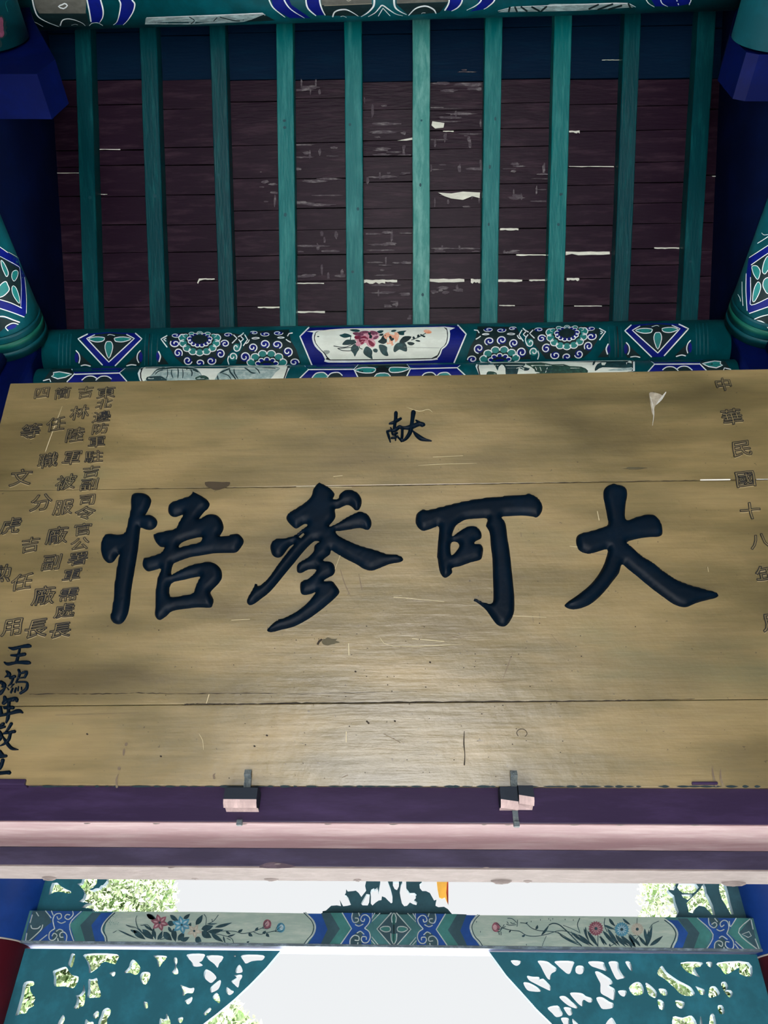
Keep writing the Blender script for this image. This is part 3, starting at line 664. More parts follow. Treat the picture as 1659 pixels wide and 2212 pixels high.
NAMECH = [
 [[(150,145,30),(220,160,60),(340,130,50),(450,115,70),(490,120,50)], [(320,170,40),(290,300,50),(270,370,50)], [(180,265,35),(300,265,55),(400,245,60)], [(75,375,30),(130,405,55),(270,380,50),(430,380,70),(480,385,50)]],
 [[(110,520,40),(150,570,80),(90,610,20),(55,640,8)], [(20,690,60),(75,740,80),(30,775,20)], [(-30,870,60),(20,860,70),(100,770,20)], [(165,625,50),(245,600,50)], [(215,640,40),(180,720,40),(130,800,60),(230,720,22)], [(305,500,50),(320,560,45),(290,640,36),(265,700,36)],
  [(320,560,26),(430,530,55),(400,620,36)], [(300,630,22),(385,620,26)], [(290,690,34),(400,690,36),(440,715,46),(425,800,55),(330,870,46)], [(210,790,32),(180,860,36)], [(262,780,30),(242,850,40)], [(302,762,26),(290,830,30)], [(347,770,26),(350,812,28)]],
 [[(80,930,60),(90,990,80),(60,1030,60)], [(90,990,60),(250,960,80),(270,990,60)], [(75,1100,50),(210,1095,60)], [(0,1100,80),(20,1200,70)], [(-60,1225,50),(60,1210,50),(180,1185,50),(300,1150,70),(360,1175,34)], [(150,1020,60),(140,1150,50),(130,1260,55),(100,1340,26)]],
 [[(-70,1430,40),(0,1400,50),(60,1350,50)], [(0,1420,50),(80,1400,40)], [(185,1350,50),(140,1430,40),(85,1500,22)], [(60,1510,30),(160,1490,45),(235,1475,55)], [(170,1510,45),(140,1610,50),(60,1680,35),(0,1705,15)], [(40,1540,20),(100,1640,55),(180,1740,60),(290,1765,18)], [(0,1480,50),(30,1540,50),(0,1610,40),(-60,1640,40)]],
 [[(0,1800,70),(50,1860,60)], [(-100,1880,50),(0,1875,60),(100,1865,50)], [(50,1930,60),(20,2040,50),(-20,2080,40)], [(-70,1940,40),(-50,2050,50)], [(-130,2150,50),(0,2140,60),(100,2130,60),(150,2130,70)]]]
for k, ch in enumerate(NAMECH):
    brushchar(ch, ZN, .006, 3, ['top', 'second', 'third', 'fourth', 'lowest'][k] + ' of the small dark characters in the lower left corner', 1.5)

# small carved inscriptions: low gilt glyphs with a dark engraved outline
def glyph_outlines(ch):
    cu = bpy.data.curves.new('inscription', 'FONT'); cu.body = ch; cu.size = 1; cu.offset = .018; cu.resolution_u = 3
    o = bpy.data.objects.new('inscription', cu); COL.objects.link(o)
    dg = bpy.context.evaluated_depsgraph_get(); oe = o.evaluated_get(dg); c = oe.to_curve(dg); out = []
    for sp in c.splines:
        if sp.type == 'BEZIER':
            B = sp.bezier_points; q = []
            for i in range(len(B)):
                a, b = B[i], B[(i + 1) % len(B)]; L = (b.co - a.co).length; n = 3 if L > .04 and ((a.handle_right - a.co).length > 1e-4) else 1
                for k in range(n):
                    t = k / n; p = a.co * (1 - t) ** 3 + a.handle_right * 3 * t * (1 - t) ** 2 + b.handle_left * 3 * t * t * (1 - t) + b.co * t ** 3; q.append((p.x, p.y))
            out.append(np.array(q))
    oe.to_curve_clear(); COL.objects.unlink(o); bpy.data.objects.remove(o); bpy.data.curves.remove(cu)
    return out
GC = {}
def carved(ch, px, py, size_px, wf=1.0, hf=1.0):
    if ch not in GC: GC[ch] = glyph_outlines(ch)
    u0, v0 = uv(px, py); u1, _ = uv(px + 1, py); s = (u1 - u0) * size_px
    rn = random.Random(hash((px, py)) % 999); sh = rn.uniform(.08, .18); tw = rn.uniform(-.03, .03)
    def tr(q):
        x, y = (q[:, 0] - .5) * wf, q[:, 1] - .37
        y2 = y + sh * x + .02 * np.sin(7 * x); x2 = x + tw * y + .02 * np.sin(6 * y + px)
        return np.stack([u0 + x2 * s, v0 + y2 * s * hf], 1)
    outs = [tr(q) for q in GC[ch]]
    # body: odd-even fill
    P_, E_ = [], []
    for q in outs:
        n0 = len(P_); P_ += [tuple(v) for v in q]; E_ += [(n0 + i, n0 + (i + 1) % len(q)) for i in range(len(q))]
    r = delaunay_2d_cdt([Vector(p) for p in P_], E_, [], 0, 1e-6); V = np.array([tuple(v) for v in r[0]]); Tt = [tuple(f) for f in r[2]]
    C = np.array([V[list(t)].mean(0) for t in Tt]); k_ = np.zeros(len(C), int)
    def area(q): return .5 * np.sum(q[:, 0] * np.roll(q[:, 1], -1) - np.roll(q[:, 0], -1) * q[:, 1])
    big = np.sign(area(max(outs, key=lambda q: abs(area(q)))))
    for q in outs: k_ += inside(C, q).astype(int) * int(np.sign(area(q)) * big)
    fs = [t for t, a in zip(Tt, k_) if a > 0]
    h = .0032
    vs = [G3(u, v, BASE + h) for u, v in V]; nv = len(vs); vs += [G3(u, v, BASE - .001) for u, v in V]
    Bd = boundary(fs); F_ = list(fs) + [(a, b, b + nv, a + nv) for a, b in Bd]
    g = obj('carved_character', vs, F_, GOLD, plaque)
    # engraved outline
    vs, F_ = [], []; wd = s * .026; M_ = []
    for a, b in Bd:
        A_, B_ = V[a], V[b]; d = B_ - A_; L = np.linalg.norm(d)
        if L < 1e-6: continue
        d /= L; n = np.array((-d[1], d[0])); A_ = A_ - d * wd * .3; B_ = B_ + d * wd * .3
        for (o0, o1, z, mi) in ((-.1, 1.25, h + .0006, 0),):
            n0 = len(vs)
            for p, o_ in ((A_, o0), (B_, o0), (B_, o1), (A_, o1)): q = p - n * wd * (o_ - .35); vs.append(G3(q[0], q[1], BASE + z))
            F_.append((n0, n0 + 1, n0 + 2, n0 + 3)); M_.append(mi)
    # pale strip painted as a highlight along the lower side of the strokes
    for a, b in Bd:
        A_, B_ = V[a], V[b]; d = B_ - A_; L = np.linalg.norm(d)
        if L < wd * 1.2: continue
        if d[0] / L < .75: continue
        n0 = len(vs)
        for p, o_ in ((A_, 1.5), (B_, 1.5), (B_, 2.2), (A_, 2.2)): vs.append(G3(p[0], p[1] + wd * (o_ - .2) * -1, BASE + .0005))
        F_.append((n0, n0 + 1, n0 + 2, n0 + 3)); M_.append(1)
    o = obj('engraved_outline', vs, F_, [ENGR, GLINT], None, M_); o.parent = g
    o.matrix_parent_inverse = Matrix.Translation(-plaque.location) @ Matrix.Translation(plaque.location)
    return g
COLS = [
 [('東',230,850,40),('北',226,874,34),('邊',221,902,38),('防',217,928,36),('軍',210,956,38),('駐',204,988,40),('吉',198,1020,38),('副',194,1048,40),('司',190,1081,38),('令',185,1110,44),('官',180,1145,40),('公',174,1176,40),('署',170,1208,42),('軍',157,1243,40),('需',150,1285,42),('處',141,1320,44),('長',132,1362,46)],
 [('吉',186,849,34),('林',173,893,40),('陸',163,941,40),('軍',157,990,40),('被',144,1043,42),('服',138,1097,42),('廠',124,1158,46),('副',113,1216,42),('廠',96,1288,48),('長',80,1358,48)],
 [('簡',136,851,34),('任',122,918,40),('職',105,996,42),('分',90,1087,46),('吉',67,1178,40),('任',49,1258,44),('用',29,1355,46)],
 [('四',92,850,34),('等',68,933,42),('文',47,1033,46),('虎',25,1137,44),('勲',3,1241,46)],
 [('中',1562,832,38),('華',1580,902,46),('民',1601,970,46),('國',1609,1036,46),('十',1620,1105,46),('八',1640,1170,44),('年',1655,1243,50),('月',1668,1345,50)]]
for ci, col in enumerate(COLS):
    for c in col: carved(*c, wf=1.05, hf=.76 if ci == 0 else .92)

# scars, cracks and stains of the board
K = Paint(GB, None, BASE + .0002)
CR = mat('dark_crack', (.035, .028, .022), .8); ST = mat('brown_stain', (.15, .115, .085), .6, .2, (30, 60, 60), col2=(.23, .185, .115)); DU = mat('pale_dust_mark', (.50, .50, .47), .7, .2, (40, 40, 40))
G2 = mat('pale_gold_scratch', (.62, .55, .36), .5)
def crack(pts, w0, w1=None, n=6, m=CR):
    q = smooth(np.array(pts, float), n, False); ww = [nz.uniform(w0 * .2, w1 or w0) for _ in q]
    K.stroke([(x + 0, y + nz.uniform(-.7, .7)) for x, y in q], ww, m, 1, 0)
crack([(400, 1522), (430, 1521), (480, 1521), (540, 1521), (640, 1519), (760, 1518), (860, 1517), (1000, 1516), (1150, 1515.5), (1300, 1514), (1360, 1513)], 2.4, 3.4, 10)
crack([(1360, 1513), (1430, 1512), (1500, 1510)], .8, 1.6)
crack([(65, 1500), (150, 1499), (230, 1499), (300, 1497), (380, 1499), (480, 1498), (600, 1499)], 1.0, 2.2, 10)
crack([(620, 1500), (760, 1497), (900, 1494)], .5, 1, 10)
crack([(860, 1049.5), (1000, 1047), (1150, 1044), (1270, 1042), (1400, 1040), (1500, 1038.5), (1655, 1036.5)], .8, 1.8, 12)
crack([(300, 1056), (450, 1055), (600, 1054), (860, 1050)], .4, 1.0, 12)
K.stroke([(1513, 1037.6), (1530, 1037.3), (1576, 1036.8)], 2.6, mat('white_scratch', (.85, .85, .8), .6), 2, 0); K.stroke([(1634, 1036), (1659, 1036)], 1.8, DU, 2, 0)
K.stroke([(1003, 1580), (1002, 1605), (1004, 1630), (1003, 1652)], [1.2, 2.6, 1.6, 3], CR, 1)
K.stroke([(1119, 1590), (1116, 1583), (1120, 1577), (1128, 1575), (1136, 1579), (1138, 1586), (1134, 1591)], 1.4, CR, 1)
for pts in ([(253, 1700), (252, 1685), (256, 1673)], [(1546, 1697), (1540, 1675), (1538, 1655)], [(1561, 1697), (1556, 1680), (1556, 1662)], [(463, 1681), (462, 1675), (465, 1671)]): K.stroke(pts, [5, 4, 1.5], ST, 1)
K.ell(268, 1625, 2.5, 8, 5, ST, 1); K.ell(258, 1660, 3.5, 4, 0, ST, 1); K.ell(273, 1608, 3, 4, 20, ST, 1)
def blot(cx, cy, rx, ry, m, ly=0, n=18):
    K.fill([(cx + rx * nz.uniform(.6, 1.1) * math.cos(2 * math.pi * k / n), cy + ry * nz.uniform(.6, 1.1) * math.sin(2 * math.pi * k / n)) for k in range(n)], m, ly, 2)
K.fill([(443, 1042), (462, 1041), (480, 1042), (497, 1042), (494, 1050), (482, 1056), (466, 1060), (455, 1055), (446, 1051)], mat('grey_brown_stain', (.060, .046, .030), .4), 0, 2)
SG = mat('grey_green_cloud_stain', (.26, .235, .16), .5, .12, (30, 60, 60))
for b in [(712, 1386, 22, 9), (1370, 1012, 26, 3)]: blot(*b, mat('dull_stain', (.085, .075, .045), .4), 0)
K.fill([(684, 1392), (688, 1384), (694, 1380), (698, 1382), (691, 1388), (688, 1394)], CR, 1)
K.fill([(1402, 850), (1410, 848), (1420, 850), (1432, 856), (1424, 866), (1414, 880), (1410, 898), (1406, 880), (1404, 866)], mat('pale_smear', (.34, .31, .25), .7, .2, (60, 60, 60)), 0, 2)
K.stroke([(1438, 848), (1428, 862), (1418, 874)], [2, 5, 1.5], DU, 1); K.stroke([(1405, 858), (1412, 890), (1409, 920)], [1, 2, .6], DU, 1)
for pts, wd in [([(878, 880), (905, 889), (925, 885), (935, 892)], 1.2), ([(135, 878), (108, 950), (98, 978)], 1.4), ([(1290, 1105), (1294, 1125)], 1.5), ([(903, 1006), (960, 1003), (1030, 1001)], .9), ([(935, 988), (1000, 985)], .9),
                ([(452, 1500), (446, 1520)], 1.3), ([(748, 1580), (748, 1604)], 1.5), ([(753, 1390), (754, 1416)], 1.6), ([(640, 1052), (760, 1053)], 1), ([(430, 1585), (438, 1600), (440, 1620)], 1), ([(890, 1380), (960, 1386)], 1.2), ([(820, 1376), (850, 1396), (1000, 1392)], 1),
                ([(735, 1200), (720, 1240)], .8), ([(1528, 1225), (1530, 1236)], 1.2), ([(720, 1030), (740, 1028)], 1), ([(1090, 1330), (1180, 1334)], 1), ([(1230, 1180), (1260, 1184)], .9), ([(850, 1290), (960, 1300)], 1), ([(500, 1340), (540, 1338)], 1)]:
    K.stroke(pts, wd, G2, 1, 3, taper=True)
for pts, wd in [([(1107, 1410), (1098, 1435), (1085, 1470)], 1.6), ([(1190, 1370), (1215, 1400)], 1), ([(828, 1585), (865, 1604)], 1.2), ([(738, 1680), (752, 1674)], 1.4), ([(735, 1230), (745, 1262), (758, 1290)], 2), ([(775, 1240), (782, 1275)], 2), ([(1125, 1150), (1126, 1160)], 1.6),
                ([(940, 1140), (1010, 1132)], .9), ([(1150, 1330), (1152, 1345)], 1.3), ([(1165, 1325), (1166, 1338)], 1.3), ([(1270, 1195), (1310, 1199)], 1), ([(960, 1370), (990, 1378), (1010, 1374)], 1.2), ([(1050, 1470), (1080, 1474), (1120, 1468)], 1), ([(120, 1545), (300, 1540)], .7)]:
    K.stroke(pts, wd, ST, 1, 3, taper=True)
for _ in range(95):
    x, y = nz.gauss(860, 230), nz.uniform(1340, 1690)
    if 60 < x < 1600: K.ell(x, y, nz.uniform(.7, 1.9), nz.uniform(.6, 1.5), 0, CR, 1, 6)
for x, y in ((793, 1559), (796, 1562), (853, 1558), (550, 1612), (577, 1589), (348, 1634), (189, 1586), (929, 1431), (768, 1451)): K.ell(x, y, 2.6, 2, 25, CR, 1, 8)
# ragged dark lower edge
for k in range(60):
    x = 60 + k * 27 + nz.uniform(-10, 10); K.leaf(x, 1699, x + nz.uniform(10, 40), 1699.3, nz.uniform(2, 6), mat('dark_teal_edge_paint', (.012, .03, .04), .6), 1)
K.done('scars_and_stains', plaque, 'dark cracks, scratches and stains on the gilt surface')['kind'] = 'stuff'


# ------------------------------------------------------------------ painted decoration
def mirror(Tf, ax=828.0, sl_=-.0165): 
    def g(x, y):
        X, Y = Tf(x, y); X2 = 2 * ax - X; return X2, Y + sl_ * (X2 - X)
    return g
LT = mat('light_teal_paint', (.01, .19, .19), .5, .2, (12, 12, 12))
def swirl(P, cx, cy, rx, ry, a0, tn, m=BLUE, wd=2.2, ly=1):
    P.ell(cx, cy, rx * .9, ry * .9, 0, m, ly)
    n = int(abs(tn) / 30) + 3; q = []
    for k in range(n):
        t = k / (n - 1); r = 1 - .78 * t ** 1.2; a = math.radians(a0 + tn * t); q.append((cx + rx * r * math.cos(a), cy + ry * r * math.sin(a)))
    P.stroke(q, wd, WHITE, ly + 1)
def petals(P, cx, cy, rx, ry, pr, n, a0, a1, m, wd=2.0, ly=1):
    for k in range(n):
        a = math.radians(a0 + (a1 - a0) * k / max(1, n - 1)); x, y = cx + rx * math.cos(a), cy + ry * math.sin(a)
        P.ell(x, y, pr * .9, pr * .9 * (ry / rx) ** .5, 0, m, ly, 10)
        q = [(x + pr * math.cos(a + math.radians(b)), y + pr * (ry / rx) ** .5 * math.sin(a + math.radians(b))) for b in (-110, -60, 0, 60, 110)]
        P.stroke(q, wd, WHITE, ly + 1, 3)
zA = T(0, 680, 2.9625); z3 = T(330, 690, 5.027); z4 = T(660, 695, 4.74); zR = T(1080, 670, 2.865)
for side in (0, 1):
    f = (lambda t: mirror(t)) if side else (lambda t: t)
    K = Paint(PS, f(zA))
    K.fill([(512, 150), (545, 122), (700, 112), (870, 118), (905, 150), (735, 328), (660, 328)], BLUE, 0)
    K.fill([(560, 150), (605, 128), (700, 118), (812, 126), (852, 153), (697, 298)], INKC, 1)
    K.stroke([(560, 125), (500, 155), (655, 320)], 2.6, WHITE, 2, 0); K.stroke([(868, 120), (908, 155), (738, 325)], 2.6, WHITE, 2, 0)
    K.stroke([(605, 130), (555, 153), (697, 302), (860, 153), (812, 128)], 2.2, WHITE, 2, 0)
    for c in ([(568, 157), (610, 143), (665, 147), (668, 160), (650, 172), (610, 174)], [(736, 150), (790, 143), (840, 155), (790, 174), (745, 172), (735, 162)], [(680, 178), (697, 172), (715, 178), (722, 215), (697, 278), (673, 215)]):
        K.fill(c, LT, 2, 2); K.stroke(c, 1.7, WHITE, 3, 3, True)
    K.ell(700, 156, 30, 15, 0, BLACK, 3); K.stroke([(690, 133), (705, 128), (735, 135)], 1.2, WHITE, 3)
    K.fill([(490, 230), (590, 325), (520, 328), (490, 300)], INKC, 0); K.fill([(905, 225), (800, 325), (890, 328), (908, 300)], INKC, 0)
    for c in ([(488, 230), (505, 250), (512, 280), (506, 308)], [(898, 230), (882, 250), (878, 280), (888, 305)]): K.stroke(c, 2.2, WHITE, 2)
    K.ell(490, 275, 12, 32, 0, BLUE, 1); K.ell(902, 270, 12, 32, 0, BLUE, 1)
    for c in ([(520, 326), (545, 320), (578, 328)], [(812, 326), (840, 319), (870, 322)]): K.stroke(c, 2.4, WHITE, 2)
    for x in (375, 400, 425, 448, 925, 950, 968, 1005): K.stroke([(x + 8, 125), (x + 2, 200), (x, 320)], 2.4, TEALD if x % 2 else BLACK if x in (950,) else TEALD, 0)
    K.done('painted_diamond', purlin, 'blue painted diamond with a four-petal flower')
    K = Paint(PS, f(z3))
    K.fill([(150, 185), (300, 145), (880, 150), (1000, 180), (940, 250), (850, 340), (740, 488), (330, 488), (250, 420), (170, 290)], INKC, 0)
    K.fill([(1010, 220), (1060, 130), (1480, 110), (1500, 230), (1560, 330), (1610, 480), (900, 485), (930, 380), (990, 290)], INKC, 0)
    K.fill([(60, 340), (175, 488), (60, 488)], INKC, 0)
    for c in ([(155, 178), (90, 215), (155, 300)], [(142, 208), (120, 220), (142, 236)], [(880, 172), (915, 207), (865, 257)], [(930, 190), (965, 170), (985, 150)], [(1000, 170), (1030, 220), (985, 285)], [(960, 190), (985, 215), (955, 243)], [(1048, 225), (1035, 250), (1015, 262)], [(1450, 220), (1470, 235), (1495, 248)], [(1515, 150), (1480, 155), (1465, 180)]):
        K.stroke(c, 2.3, WHITE, 2, 0)
    K.ell(58, 400, 22, 50, 0, BLUE, 1); K.stroke([(64, 350), (84, 400), (70, 455)], 2.8, WHITE, 2)
    petals(K, 510, 215, 185, 142, 44, 9, -5, 185, LT); petals(K, 510, 210, 180, 60, 30, 5, 212, 328, LT, 1.1)
    petals(K, 510, 212, 108, 70, 27, 8, 0, 180, BLUE); petals(K, 510, 200, 100, 38, 22, 5, 210, 330, BLUE, 1.1)
    K.ell(512, 208, 74, 42, 0, INKC, 4)
    for s_ in [(250, 175, 52, 24, 20, 400), (245, 262, 55, 42, -150, -400), (275, 365, 48, 50, 30, -430), (380, 445, 48, 48, 20, 400), (510, 470, 45, 36, 20, -330), (635, 450, 52, 44, -20, 400), (735, 375, 50, 50, -130, 420), (785, 265, 48, 40, -150, 430), (815, 170, 48, 22, 0, -400),
               (1100, 148, 44, 18, -150, 430), (1225, 162, 54, 24, 200, -430), (1360, 150, 54, 24, 0, 430), (1085, 305, 50, 46, 60, -430), (1215, 268, 54, 46, 60, -430), (1350, 275, 56, 44, 60, -430), (1465, 350, 55, 52, 80, -420), (1000, 408, 55, 56, 40, -420), (1537, 465, 52, 40, 0, -400)]:
        swirl(K, *s_, wd=1.4 if s_[1] < 180 else 2.3)
    for s_ in [(908, 305, 40, 46, 10, 330), (870, 405, 44, 46, 30, -380)]: swirl(K, *s_, m=LT)
    K.stroke([(935, 222), (960, 260), (955, 300), (940, 335)], 2.3, WHITE, 3); K.stroke([(826, 400), (815, 440), (828, 485)], 2.3, WHITE, 3)
    for c in ([(1075, 207), (1110, 215), (1160, 205), (1120, 197)], [(1355, 200), (1390, 207), (1430, 200), (1390, 192)]): K.stroke(c, 1.6, WHITE, 3, 3, True)
    petals(K, 1240, 490, 175, 120, 46, 6, 192, 348, LT); petals(K, 1240, 492, 100, 60, 28, 5, 195, 345, BLUE); K.ell(1240, 484, 50, 12, 0, BLUE, 4)
    K.done('painted_scrolls', purlin, 'white outlined scroll flowers on dark ground')
K = Paint(PS)
K.fill([(667, 708), (648, 727), (674, 789), (982, 783), (1007, 722), (989, 703)], BLUE, 0)
K.stroke([(667, 708), (648, 727), (674, 789)], 2.8, WHITE, 1, 0); K.stroke([(989, 703), (1007, 722), (981, 783)], 2.8, WHITE, 1, 0)
K.done('painted_frame', purlin, 'blue frame of the peony panel')
K = Paint(PS, z4)
inner = [(95, 170), (105, 118), (140, 98), (250, 82), (400, 72), (800, 68), (1250, 62), (1415, 60), (1445, 90), (1450, 150), (1440, 210), (1420, 245), (1385, 272), (1368, 305), (1350, 340), (1290, 372), (1000, 378), (700, 383), (255, 386), (225, 360), (200, 320), (165, 290), (130, 250), (105, 215)]
outer = [(66, 160), (80, 112), (110, 90), (1425, 52), (1475, 90), (1478, 160), (1462, 220), (1430, 262), (1400, 285), (1385, 330), (1350, 375), (1290, 395), (700, 412), (235, 418), (200, 385), (170, 325), (130, 290), (95, 250), (75, 205)]
K.fill(outer, WHITE, 1, 2); K.fill([(x + (8 if x > 800 else -8), y + (9 if y > 300 else 0)) for x, y in inner], BLACK, 2, 2); K.fill(inner, PANEL, 3)
K.done('flower_panel', purlin, 'cream cartouche panel with wavy corners')
K = Paint(PS, z4, .0022)
DG = mat('leaf_green_paint', (.008, .052, .062), .5, .4, (30, 30, 30)); DG2 = mat('dark_leaf_paint', (.004, .022, .028), .5, .2, (30, 30, 30)); CRIM = mat('crimson_petal_paint', (.20, .01, .045), .5, .3, (60, 60, 60)); PINK = mat('pink_petal_paint', (.50, .22, .30), .5, .3, (60, 60, 60), col2=(.62, .45, .5)); PEACH = mat('peach_petal_paint', (.68, .33, .22), .5, .2, (60, 60, 60), col2=(.75, .55, .45)); MAUV = mat('dusky_petal_paint', (.17, .05, .10), .5, .3, (60, 60, 60))
def leafy(pts, m, ly=0): K.fill(pts, m, ly, 2)
for l in [[(345, 140), (375, 132), (400, 122), (440, 130), (475, 150), (440, 162), (400, 168), (370, 158)], [(375, 235), (400, 200), (430, 185), (480, 188), (520, 205), (500, 225), (450, 238), (410, 240)], [(500, 230), (530, 240), (550, 280), (530, 310), (505, 358), (490, 325), (465, 295), (470, 260)],
          [(620, 255), (650, 262), (685, 300), (680, 345), (688, 382), (660, 372), (620, 350), (592, 320), (598, 285)], [(690, 285), (720, 275), (740, 290), (730, 315), (700, 310)], [(750, 240), (790, 236), (835, 260), (835, 300), (850, 345), (820, 350), (785, 330), (760, 290)],
          [(450, 85), (520, 80), (560, 95), (540, 108), (490, 105)], [(730, 105), (760, 92), (800, 95), (780, 118), (750, 122)], [(875, 98), (900, 86), (932, 90), (915, 106), (885, 108)], [(935, 110), (980, 98), (1035, 95), (1010, 115), (1010, 138), (975, 140), (945, 128)],
          [(925, 230), (960, 215), (1020, 220), (1040, 270), (1035, 305), (1000, 300), (960, 285), (920, 312), (900, 300), (905, 260)]]: leafy(l, DG)
for l in [[(740, 205), (770, 180), (790, 145), (820, 140), (835, 175), (832, 210), (800, 230), (765, 222)], [(750, 140), (775, 125), (800, 128), (780, 150)], [(960, 210), (985, 170), (1020, 150), (1085, 155), (1060, 190), (1020, 215), (985, 225)], [(1040, 215), (1075, 208), (1118, 222), (1095, 242), (1060, 240)]]: leafy(l, DG2, .5)
for q in [[(480, 190), (550, 195), (500, 225), (400, 262), (290, 250)], [(330, 275), (380, 295), (460, 298), (520, 280)], [(330, 275), (400, 270), (470, 262)], [(580, 280), (555, 270), (550, 250)], [(465, 150), (458, 185)], [(1085, 190), (1160, 160), (1240, 115)]]: K.stroke(q, 1.6, DG2, 0)
for e_ in [(1108, 168, 16, 12, 60), (1155, 150, 14, 16, 0), (1150, 198, 26, 8, 10), (1210, 152, 18, 9, 20), (1185, 140, 12, 8, 50)]: K.ell(*e_, DG2, .5)
for e_ in [(600, 165, 100, 55, 0), (690, 140, 70, 45, 10), (560, 215, 50, 30, -30), (670, 220, 50, 42, 30)]: K.ell(*e_, PINK, 1)
for e_ in [(540, 130, 58, 18, 8), (600, 112, 50, 14, -5), (700, 120, 42, 20, 10), (540, 165, 42, 17, 0), (720, 165, 30, 14, -30)]: K.ell(*e_, MAUV, 1.5)
for l in [[(565, 160), (610, 150), (640, 175), (620, 200), (585, 200), (560, 215), (545, 190)], [(640, 190), (680, 205), (710, 235), (690, 255), (655, 240)], [(560, 220), (600, 200), (610, 215), (580, 235)], [(500, 155), (530, 148), (560, 155), (540, 178), (515, 180)]]: leafy(l, CRIM, 2)
for e_ in [(640, 140, 8, 30, 30), (610, 205, 6, 24, 40), (585, 180, 26, 5, -10), (680, 185, 5, 22, -20), (700, 145, 24, 5, -25)]: K.ell(*e_, PINK, 2.5)
K.fill([(640, 115), (670, 112), (668, 135), (685, 150), (675, 178), (650, 170), (655, 145), (640, 130)], DG2, 3)
for e_ in [(855, 150, 55, 38, 0), (900, 170, 50, 45, 20), (870, 215, 40, 36, 0), (925, 150, 34, 40, 0), (1250, 105, 42, 20, 10)]: K.ell(*e_, PEACH, 1)
for e_ in [(885, 125, 30, 10, 10), (905, 205, 10, 26, 10), (845, 190, 12, 30, 0), (860, 240, 22, 9, 0)]: K.ell(*e_, PANEL, 1.5)
for e_ in [(870, 165, 14, 20, -30), (895, 180, 12, 12, 0), (880, 190, 14, 8, 20)]: K.ell(*e_, DG2, 2)
K.ell(1265, 115, 26, 8, -10, mat('salmon', (.70, .28, .16), .5), 2)
K.ell(130, 155, 12, 6, 0, DG, 0); K.fill([(185, 295), (240, 295), (248, 315), (215, 335), (195, 318)], mat('grey_smudge', (.30, .36, .35), .6), 0, 2)
K.stroke([(1010, 258), (1150, 266), (1370, 270)], .7, mat('hairline_crack', (.2, .25, .25), .6), 0, 0)
K.done('painted_peonies', purlin, 'crimson and peach peonies with dark green leaves')

# lower rail
z2 = T(540, 680, 2.9625); z6 = T(280, 770, 4.366); z7 = T(1000, 765, 4.1475)
K = Paint(SS, z6)
def railpanel(K, pts):
    K.fill([(x + (12 if x > sum(p[0] for p in pts) / len(pts) else -12), y) for x, y in pts], BLACK, 1); K.fill(pts, PANEL, 2)
K.fill([(76, 160), (95, 120), (140, 84), (1500, 75), (1522, 95), (1490, 150), (1452, 250), (120, 260), (92, 220)], WHITE, 0)
railpanel(K, [(110, 160), (125, 115), (170, 84), (1470, 78), (1488, 95), (1475, 140), (1435, 255), (135, 262), (112, 200)])
MT = mat('ink_mountain_paint', (.010, .045, .055), .6, .3, (50, 50, 50)); MG = mat('pale_ink_wash', (.22, .33, .34), .6, .4, (40, 90, 40), col2=(.45, .55, .55)); FG = mat('forest_wash_paint', (.02, .075, .06), .6, .4, (60, 60, 60))
K.fill([(165, 215), (210, 170), (260, 120), (340, 95), (480, 95), (600, 105), (660, 140), (690, 190), (750, 215), (760, 260), (165, 262)], MG, 3, 2)
K.fill([(820, 190), (850, 150), (930, 105), (1100, 95), (1300, 90), (1420, 110), (1380, 150), (1330, 210), (1250, 255), (830, 262)], MG, 3, 2)
for q, w_ in [([(210, 180), (260, 128), (340, 118), (420, 110), (540, 115), (620, 125), (670, 165)], 3), ([(240, 175), (270, 145), (320, 130)], 2), ([(355, 120), (360, 170), (345, 215)], 2), ([(400, 125), (395, 160), (410, 205)], 2.4), ([(455, 115), (460, 150), (455, 210)], 2.6), ([(500, 120), (505, 165), (500, 210)], 2), ([(540, 120), (545, 170)], 2), ([(575, 125), (590, 155), (585, 190)], 3), ([(600, 130), (650, 150)], 3),
               ([(850, 160), (900, 135), (950, 115)], 3.5), ([(940, 110), (950, 150), (980, 185), (1010, 230)], 3.4), ([(985, 120), (990, 160), (1025, 215)], 2.6), ([(830, 180), (835, 215), (850, 230)], 3), ([(870, 160), (930, 180), (960, 220)], 2), ([(1080, 110), (1110, 125), (1150, 155), (1190, 160)], 3), ([(1180, 110), (1210, 130), (1230, 165)], 2.4), ([(1250, 110), (1340, 112), (1380, 118)], 2)]: K.stroke(q, w_, MT, 4, 3, taper=True)
K.fill([(165, 195), (215, 190), (290, 185), (330, 205), (350, 230), (170, 235)], MT, 4, 2); K.fill([(620, 200), (680, 180), (720, 185), (750, 215), (640, 225)], FG, 4, 2)
K.done('landscape_panel', rail, 'cream landscape panel with ink mountains, left of centre')
K = Paint(SS, z7)
K.fill([(112, 110), (130, 70), (1500, 38), (1540, 70), (1540, 150), (1300, 200), (160, 220)], WHITE, 0)
railpanel(K, [(140, 120), (150, 72), (1470, 40), (1512, 70), (1512, 150), (1300, 200), (165, 215)])
